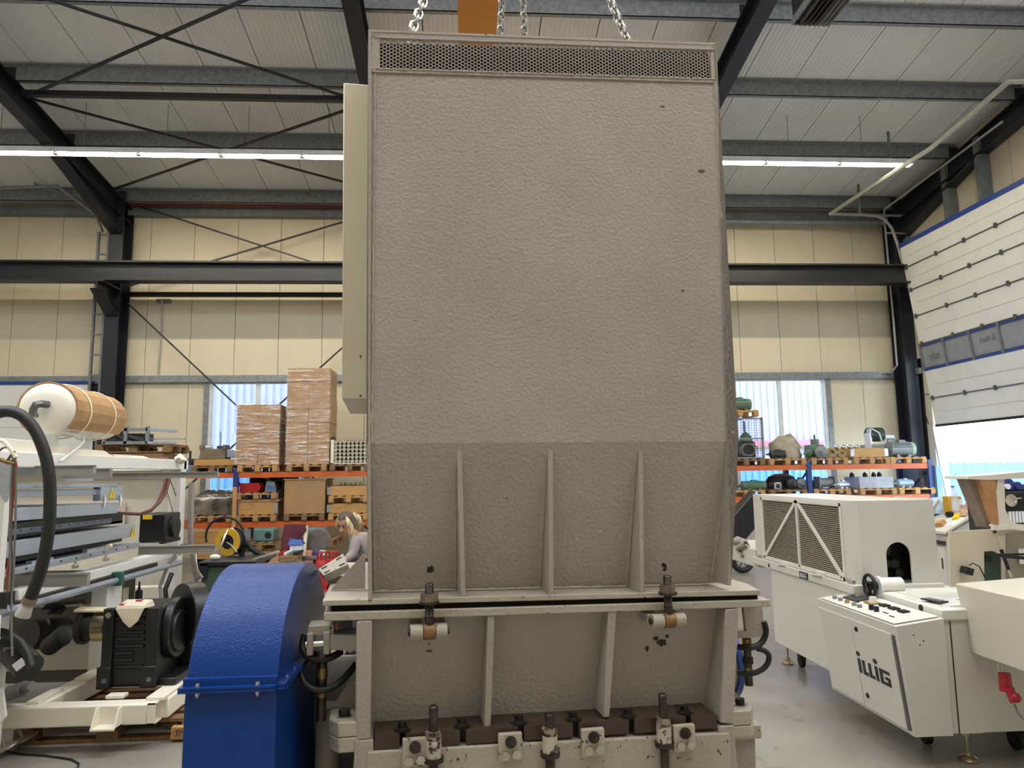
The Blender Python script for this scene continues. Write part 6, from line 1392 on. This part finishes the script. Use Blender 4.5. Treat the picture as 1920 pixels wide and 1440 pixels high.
br=[.11,.105,.11,.05,.055,.05,.038,.026,.05,.038,.026,.085,.055,.035,.03,.085,.055,.035,.03]
skinned('body',bv,be,br,skin,wm_)
# sweater and trousers over the body
skinned('sweater',[pv+V((0,0,.02)),wa,ch,nk.lerp(ch,.45),sR,eR,wR.lerp(eR,.12),sL,eL,wL.lerp(eL,.1)],[(0,1),(1,2),(2,3),(2,4),(4,5),(5,6),(2,7),(7,8),(8,9)],[.135,.12,.125,.07,.064,.05,.035,.064,.05,.036],sweater,wm_)
skinned('trousers',[pv,hipR,kR,aR,hipL,kL,aL],[(0,1),(1,2),(2,3),(0,4),(4,5),(5,6)],[.13,.1,.075,.06,.1,.075,.06],jeans,wm_)
for a_ in(aR,aL): MB().loft([[a_+V((.06,-.045,-.08)),a_+V((-.19,-.045,-.08)),a_+V((-.19,.045,-.08)),a_+V((.06,.045,-.08))],[a_+V((.05,-.04,0)),a_+V((-.14,-.04,-.02)),a_+V((-.14,.04,-.02)),a_+V((.05,.04,0))]]).build('shoe',navyb,wm_,bevel=.015)
# head turned left and down
fd=V((-.55,-.72,-.42)).normalized(); sd=fd.cross(V((0,0,1))).normalized(); ud=sd.cross(fd)
RH=Mx((sd,-fd,ud)).transposed()
hm=MB(); rings=[]
for t,w,d,off in((-.118,.018,.02,.055),(-.105,.036,.04,.045),(-.08,.052,.06,.028),(-.04,.064,.078,.012),(0,.07,.088,0),(.04,.073,.092,-.004),(.08,.066,.082,-.008),(.105,.045,.055,-.008),(.118,.012,.015,-.008)):
    rings.append([hd_+RH@V((w*math.cos(a),-off+d*math.sin(a),t)) for a in [2*PI*i/20 for i in range(20)]])
hm.loft(rings).build('head',skin,wm_,smooth=80)
hp2=lambda x,y,z: hd_+RH@V((x,y,z))
MB().loft([[hp2(-.004,-.088,.01),hp2(.004,-.088,.01),hp2(.004,-.08,.01),hp2(-.004,-.08,.01)],[hp2(-.016,-.112,-.035),hp2(.016,-.112,-.035),hp2(.014,-.075,-.038),hp2(-.014,-.075,-.038)]]).build('nose',skin,wm_,bevel=.006)
for s in(-1,1):
    MB().sph(hp2(s*.03,-.084,.005),.011,8,(1.2,.6,.6),RH).build('eye',eyem,wm_); MB().bar(hp2(s*.016,-.092,.024),hp2(s*.046,-.082,.022),.006,.006).build('eyebrow',hair2,wm_); MB().sph(hp2(s*.071,.005,-.01),.022,8,(.4,.7,1.2),RH).build('ear',skin,wm_)
MB().sph(hp2(0,-.088,-.065),.018,8,(1.3,.5,.45),RH).build('mouth',lips,wm_)
# hair: cap, crown and long strands
hc_=MB(); rings=[]
for k in range(9):
    th=rad(6+k*16); rr_=.092*math.sin(min(th,PI/2)); zz_=.02+.11*math.cos(th) if th<PI/2 else .02-.11*(th-PI/2)
    ring=[]
    for i in range(24):
        a=2*PI*i/24; x,y=rr_*math.cos(a)*.93,rr_*1.13*math.sin(a)
        if math.sin(a)<-.15 and zz_<.075: y=max(y,-.03); x*=.8 if abs(x)<.06 else .97
        ring.append(hp2(x,y,zz_))
    rings.append(ring)
hc_.loft(rings).build('hair_crown',hair2,wm_,smooth=80)
def strand(pts,r): MB().tube([hp2(*p) for p in pts],r,8).build('hair_strand',hairm,wm_,smooth=80)
strand([(-.05,-.03,.09),(-.075,-.045,.05),(-.085,-.05,.0),(-.09,-.06,-.08),(-.085,-.08,-.16),(-.08,-.1,-.22)],[.012,.026,.034,.036,.03,.012])
strand([(.045,-.03,.095),(.075,-.03,.05),(.085,-.03,.0),(.09,.0,-.08),(.085,.02,-.14)],[.012,.03,.04,.042,.025])
strand([(.03,.07,.06),(.07,.085,0),(.10,.10,-.06),(.14,.12,-.12),(.15,.12,-.17)],[.03,.055,.06,.05,.02]); strand([(-.03,.08,.06),(-.04,.1,0),(-.02,.12,-.08),(.04,.13,-.14)],[.03,.05,.055,.03])
# hands
def hand(w_,e_,s):
    d=(w_-e_).normalized(); n=d.cross(V((0,0,1))).normalized()*s; q=n.cross(d)
    vs=[w_,w_+d*.045,w_+d*.075]; es=[(0,1),(1,2)]; rs=[(.024,.016),(.034,.014),(.036,.013)]
    for k,l in zip((-1.5,-.5,.5,1.5),(.062,.072,.068,.052)):
        i=len(vs); b_=w_+d*.075+n*(k*.018); vs+=[b_,b_+d*l*.5-q*.008,b_+d*l-q*.028]; es+=[(2,i),(i,i+1),(i+1,i+2)]; rs+=[.009,.008,.0065]
    i=len(vs); vs+=[w_+d*.03+n*.032,w_+d*.06+n*.055-q*.012,w_+d*.085+n*.056-q*.026]; es+=[(1,i),(i,i+1),(i+1,i+2)]; rs+=[.012,.0095,.007]
    skinned('hand',vs,es,rs,skin,wm_,sub=1)
hand(wR,eR,1); hand(wL,eL,-1)
# green workshop cart with a cable reel
gY=7.0; ct=thing('workshop_cart','dark green workshop cart carrying the yellow cable reel','cart',(yp(425,1010,gY).x,gY+.3,0))
x0,x1=yp(376,1060,gY).x,yp(456,1060,gY).x; zt=yp(400,1052,gY).z
cgreen=mat('cart_green','3e5244',.45,0,.08,3)
MB().bb(x0,x1,gY,gY+.7,.12,zt-.05).build('body',cgreen,ct,bevel=.01); MB().bb(x0-.01,x1+.12,gY-.02,gY+.75,zt-.05,zt).build('top_tray',navyb,ct,bevel=.01); MB().bb(x0,x0+.07,gY-.02,gY,zt-.16,zt-.02).build('corner_bumper',navyb,ct)
MB().bb(x1,x1+.02,gY-.015,gY+.7,.12,zt-.05).build('end_panel',cgreen,ct); MB().bar((x1+.03,gY,zt-.02),(x1+.2,gY+.5,zt+.03),.02,.02).build('handle',zinc,ct)
for x in(x0+.1,x1-.1):
    for y in(gY+.1,gY+.6): MB().cyl((x-.015,y,.06),(x+.015,y,.06),.06,14).build('castor',rubber,ct)
rY=7.35; rc_=yp(427,1021,rY); rr2=.13
reel=thing('cable_reel','yellow cable reel with a crank handle standing on the green cart','reel',(rc_.x,rY,zt)); rc_.z=zt+.145; yel=mat('reel_yellow','c79a2c',.4,0,.1,8)
nr=V((-.25,-1,0)).normalized()
MB().lathe([(.075,-.004),(.125,-.004),(.135,0),(.135,.012),(.07,.012)],rc_,nr,32).build('front_flange',yel,reel)
MB().lathe([(.02,0),(.075,.0),(.075,-.1),(.02,-.1)],rc_,nr,24).build('drum_core',slot,reel); MB().lathe([(.08,-.09),(.118,-.09),(.118,-.008),(.08,-.008)],rc_,nr,28).build('wound_cable',rubber,reel); MB().lathe([(.02,-.105),(.135,-.105),(.135,-.09),(.02,-.09)],rc_,nr,32).build('rear_flange',navyb,reel)
MB().tube([rc_+nr*.02,rc_+nr*.03+V((.05,0,-.03)),rc_+nr*.05+V((.12,0,-.10))],.008,8).build('crank_arm',zinc,reel)
MB().tube([yp(405,1050,rY-.1),yp(412,1030,rY-.1),yp(422,1005,rY-.05),yp(428,992,rY),yp(436,991,rY),yp(441,998,rY)],.011,8).build('frame_tube',zinc,reel)
MB().tube([rc_+V((-.12+.185*math.cos(a)+.04,.14,.05+.185*math.sin(a))) for a in [rad(200)-i*rad(230)/24 for i in range(25)]],.012,8).build('hose_loop',rubber,reel)
tag(MB().sph((x0+.11,gY+.06,zt+.03),.035,10,(1.5,1,.8)).build('cotton_rag',mat('cotton_white','e3ddd0',.9,bump=.8,bs=40)),'white cotton rag on the front corner of the green cart','rag')
tag(MB().tube([yp(452,1040,7.5),yp(458,1020,7.5),yp(462,1015,7.5),yp(470,1028,7.5),yp(490,1040,7.5),yp(505,1052,7.5)],.03,8).build('exhaust_hose',rubber),'bent black exhaust hose beside the cable reel','hose') 
# grease hose with steel nozzle
tag(MB().tube([yp(366,1035,6.7),yp(367,1050,6.7),yp(371,1070,6.7),yp(378,1082,6.7),yp(376,1088,6.7),yp(350,1118,6.5)],[.008,.008,.008,.012,.008,.008],8).build('grease_lance',zinc),'black hose with steel lance hanging in front of the green cart','hose')
tag(MB().tube([yp(370,1090,7.6),yp(357,1010,7.6),yp(359,905,7.6)],.03,6).build('profile_bundle',mat('profile_mauve','8f8480',.5,.1)),'upright bundle of mauve plastic profiles behind the press post','profile')
# scrap pallet and green machines under the rack
for n,(u0,u1,v0,v1,lab) in enumerate(((475,513,991,1016,'teal metal housing on a pallet below the left rack, left one'),(570,606,990,1012,'teal metal housing below the left rack behind the round chair'))):
    y=14.0; a,b=yp(u0,v1,y),yp(u1,v0,y); t=thing('machine_housing',lab,'machine part',((a.x+b.x)/2,y,a.z))
    te=mat('teal_housing','5f7f7c',.5,.1,.12,6); MB().bb(a.x,b.x,y,y+.4,a.z,b.z).build('case',te,t,bevel=.03); MB().cyl((b.x-.1,y-.02,(a.z+b.z)/2),(b.x-.1,y,(a.z+b.z)/2),.06,14).build('port',slot,t)
    if a.z>.2: pallet('pallet','low pallet under the %s teal housing below the left rack'%['left','right'][n],((a.x+b.x)/2,y+.35,a.z-.144),m=woodd); MB().bb(a.x-.05,b.x+.05,y+.0,y+.6,0,a.z-.146).build('crate_below',woodd,t) if False else tag(MB().bb(a.x-.05,b.x+.05,y-.02,y+.7,0,a.z-.146).build('wooden_box',woodm),'plain wooden box under the pallet of the %s teal housing'%['left','right'][n],'box')
tag(MB().bb(yp(445,1010,14.2).x,yp(470,1010,14.2).x,14.2,14.22,0,yp(450,992,14.2).z).build('metal_sheet',greyM),'light grey metal sheet standing below the left rack','sheet')
tag(MB().bb(yp(362,1010,14.3).x,yp(432,1010,14.3).x,14.3,14.8,.25,yp(400,996,14.3).z).build('timber_stack',woodl),'pale timber stack below the left end of the rack','timber'); tag(MB().bb(yp(362,1010,14.3).x,yp(432,1010,14.3).x,14.35,14.8,0,.25).build('dark_crate',darkm),'dark crate under the pale timber stack','crate')
tag(MB().bb(yp(445,1010,10.).x,yp(505,1010,10.).x,10,10.5,.0,yp(470,1042,10).z).build('cardboard_box',card,bevel=.01),'brown cardboard box on the floor behind the cable reel','box')
# stool with tools, bag, jacket, chair
yS=11.6
st=thing('tool_bench','low wooden bench with metal legs holding tools','bench',(yp(537,1010,yS).x,yS,0)); a,b=yp(512,1048,yS),yp(559,1042,yS)
MB().bb(a.x,b.x,yS,yS+.4,b.z-.06,b.z).build('seat',woodd,st,bevel=.01)
for x in(a.x+.03,b.x-.03):
    for y in(yS+.04,yS+.36): MB().bb(x-.015,x+.015,y-.015,y+.015,0,b.z-.06).build('leg',zinc,st)
zs_=b.z
for k,(dx,c,l) in enumerate(((.08,redb,'red'),(.17,pvc,'white'),(.26,greenm,'green'),(.33,darkm,'black'))): tag(MB().bar((a.x+dx,yS+.05,zs_+.025),(a.x+dx+.06,yS+.25,zs_+.05),.05,.04).build('hand_tool',c),'%s handled tool lying on the low wooden bench'%l,'tool')
bgb=thing('tool_bag','blue and white canvas bag with a blue lid on the low bench','bag',(yp(548,1010,yS).x,yS+.3,zs_)); x=yp(548,1010,yS).x
MB().bb(x-.1,x+.1,yS+.22,yS+.38,zs_,zs_+.16).build('bag_body',mat('bag_white','c9d2de',.6,0,.2,10),bgb,bevel=.03); MB().loft([[(x-.12,yS+.2,zs_+.15),(x+.12,yS+.2,zs_+.15),(x+.12,yS+.4,zs_+.15),(x-.12,yS+.4,zs_+.15)],[(x-.09,yS+.24,zs_+.24),(x+.08,yS+.24,zs_+.22),(x+.08,yS+.36,zs_+.22),(x-.09,yS+.36,zs_+.24)]]).build('bag_lid',mat('lid_blue','2a4c9c',.5),bgb); MB().bb(x-.102,x+.102,yS+.218,yS+.22,zs_+.02,zs_+.06).build('stripe',M('lid_blue'),bgb)
fch=thing('folding_chair','cream folding chair back with a burgundy jacket over it','chair',(yp(545,1010,12.).x,12.,0)); x0,x1=yp(527,1010,12).x,yp(568,1010,12).x; zt=yp(550,988,12).z
MB().bar((x1-.04,12.1,0),(x1-.0,12.25,zt),.05,.04).build('side_rail',cream_strap,fch); MB().bar((x0,12.1,0),(x0+.03,12.25,zt),.05,.04).build('side_rail',cream_strap,fch); MB().bar((x0,12.25,zt-.05),(x1,12.25,zt-.05),.04,.06).build('top_slat',cream_strap,fch); MB().bb(x0,x1,11.85,12.15,.42,.45).build('seat',cream_strap,fch)
jk=MB(); rings=[]
for t,w,dx in((0,.17,0),(.1,.2,-.0),(.22,.17,-.05),(.34,.12,-.1),(.42,.05,-.13)): rings.append([(x0+.17+dx+w*math.cos(a)*rg.uniform(.9,1.1),12.2+.07*math.sin(a),zt+.03-t) for a in [2*PI*i/14 for i in range(14)]])
tag(jk.loft(rings).build('jacket',mat('burgundy_cloth','5f2c38',.85,0,.15,10,bump=.6,bs=12),smooth=60),'burgundy jacket draped over the cream chair below the left rack','jacket')
oc=thing('office_chair','worn grey office chair with rounded back, its seat covered in odds and ends','chair',(yp(590,1010,12.1).x,12.1,0)); x=yp(590,1010,12.1).x; zt=yp(590,993,12.1).z
grf=mat('worn_grey_fabric','6b6360',.9,0,.15,10)
bk=[(x+.2*math.cos(a)*(1 if math.sin(a)>0 else .95),zt-.2+.2*math.sin(a)) for a in [2*PI*i/24 for i in range(24)]]
MB().prism(bk,'y',12.38,12.45).build('backrest',grf,oc,bevel=.02); MB().cyl((x,12.15,.45),(x,12.15,.52),.24,24).build('seat',grf,oc,bevel=.02); MB().cyl((x,12.15,.1),(x,12.15,.45),.03,12).build('gas_post',slot,oc); MB().bar((x,12.38,.5),(x,12.44,zt-.2),.05,.02).build('back_bar',slot,oc)
for k in range(5): a=k*2*PI/5; MB().bar((x,12.15,.1),(x+.26*math.cos(a),12.15+.26*math.sin(a),.05),.04,.04).build('base_spoke',slot,oc); MB().sph((x+.26*math.cos(a),12.15+.26*math.sin(a),.03),.03,8).build('castor',slot,oc)
for dx,c,l in((-.15,cream_strap,'cream'),(-.05,mat('salmon','e0987c',.6),'salmon pink'),(.06,M('lid_blue'),'blue'),(.14,pvc,'white')): tag(MB().box((x+dx,12.0,.56),(.09,.09,.08),Mx.Rotation(dx*5,3,'Z')).build('small_package',c),'small %s package lying on the grey office chair seat'%l,'package')
# red gas cylinders
def gas(u,y,lab):
    x=yp(u,0,y).x; t=thing('gas_cylinder',lab,'gas bottle',(x,y,0)); 
    MB().lathe([(0,.03),(.08,.03),(.115,.08),(.118,.12),(.118,.40),(.09,.47),(.03,.50),(.025,.55),(0,.55)],(x,y,0),(0,0,1),24).build('bottle',redb,t); MB().lathe([(.10,0),(.10,.05),(.09,.05),(.09,0)],(x,y,0),(0,0,1),20).build('foot_ring',redb,t)
    for k in range(3): a=k*2.1+.6; MB().bar((x+.07*math.cos(a),y+.07*math.sin(a),.47),(x+.075*math.cos(a),y+.075*math.sin(a),.60),.03,.008).build('guard_post',redb,t)
    MB().tube([(x+.075*math.cos(a),y+.075*math.sin(a),.60) for a in [2*PI*i/18 for i in range(18)]],.009,6,closed=True).build('guard_ring',redb,t); MB().cyl((x,y,.55),(x,y,.6),.02,8).build('valve',brass,t); MB().bb(x-.06,x+.06,y-.122,y-.116,.33,.38).build('label',mat('label_green','4d7a3c',.5),t)
gy_=11.7
for u,y,l in((623,gy_,'red gas cylinder with a green label beside the office chair'),(643,gy_+.1,'second red gas cylinder, half hidden by the woman')): gas(u,y,l)
x=yp(657,1010,8.4).x; gas(659,8.6,'red gas cylinder low behind the slotted steel bracket')
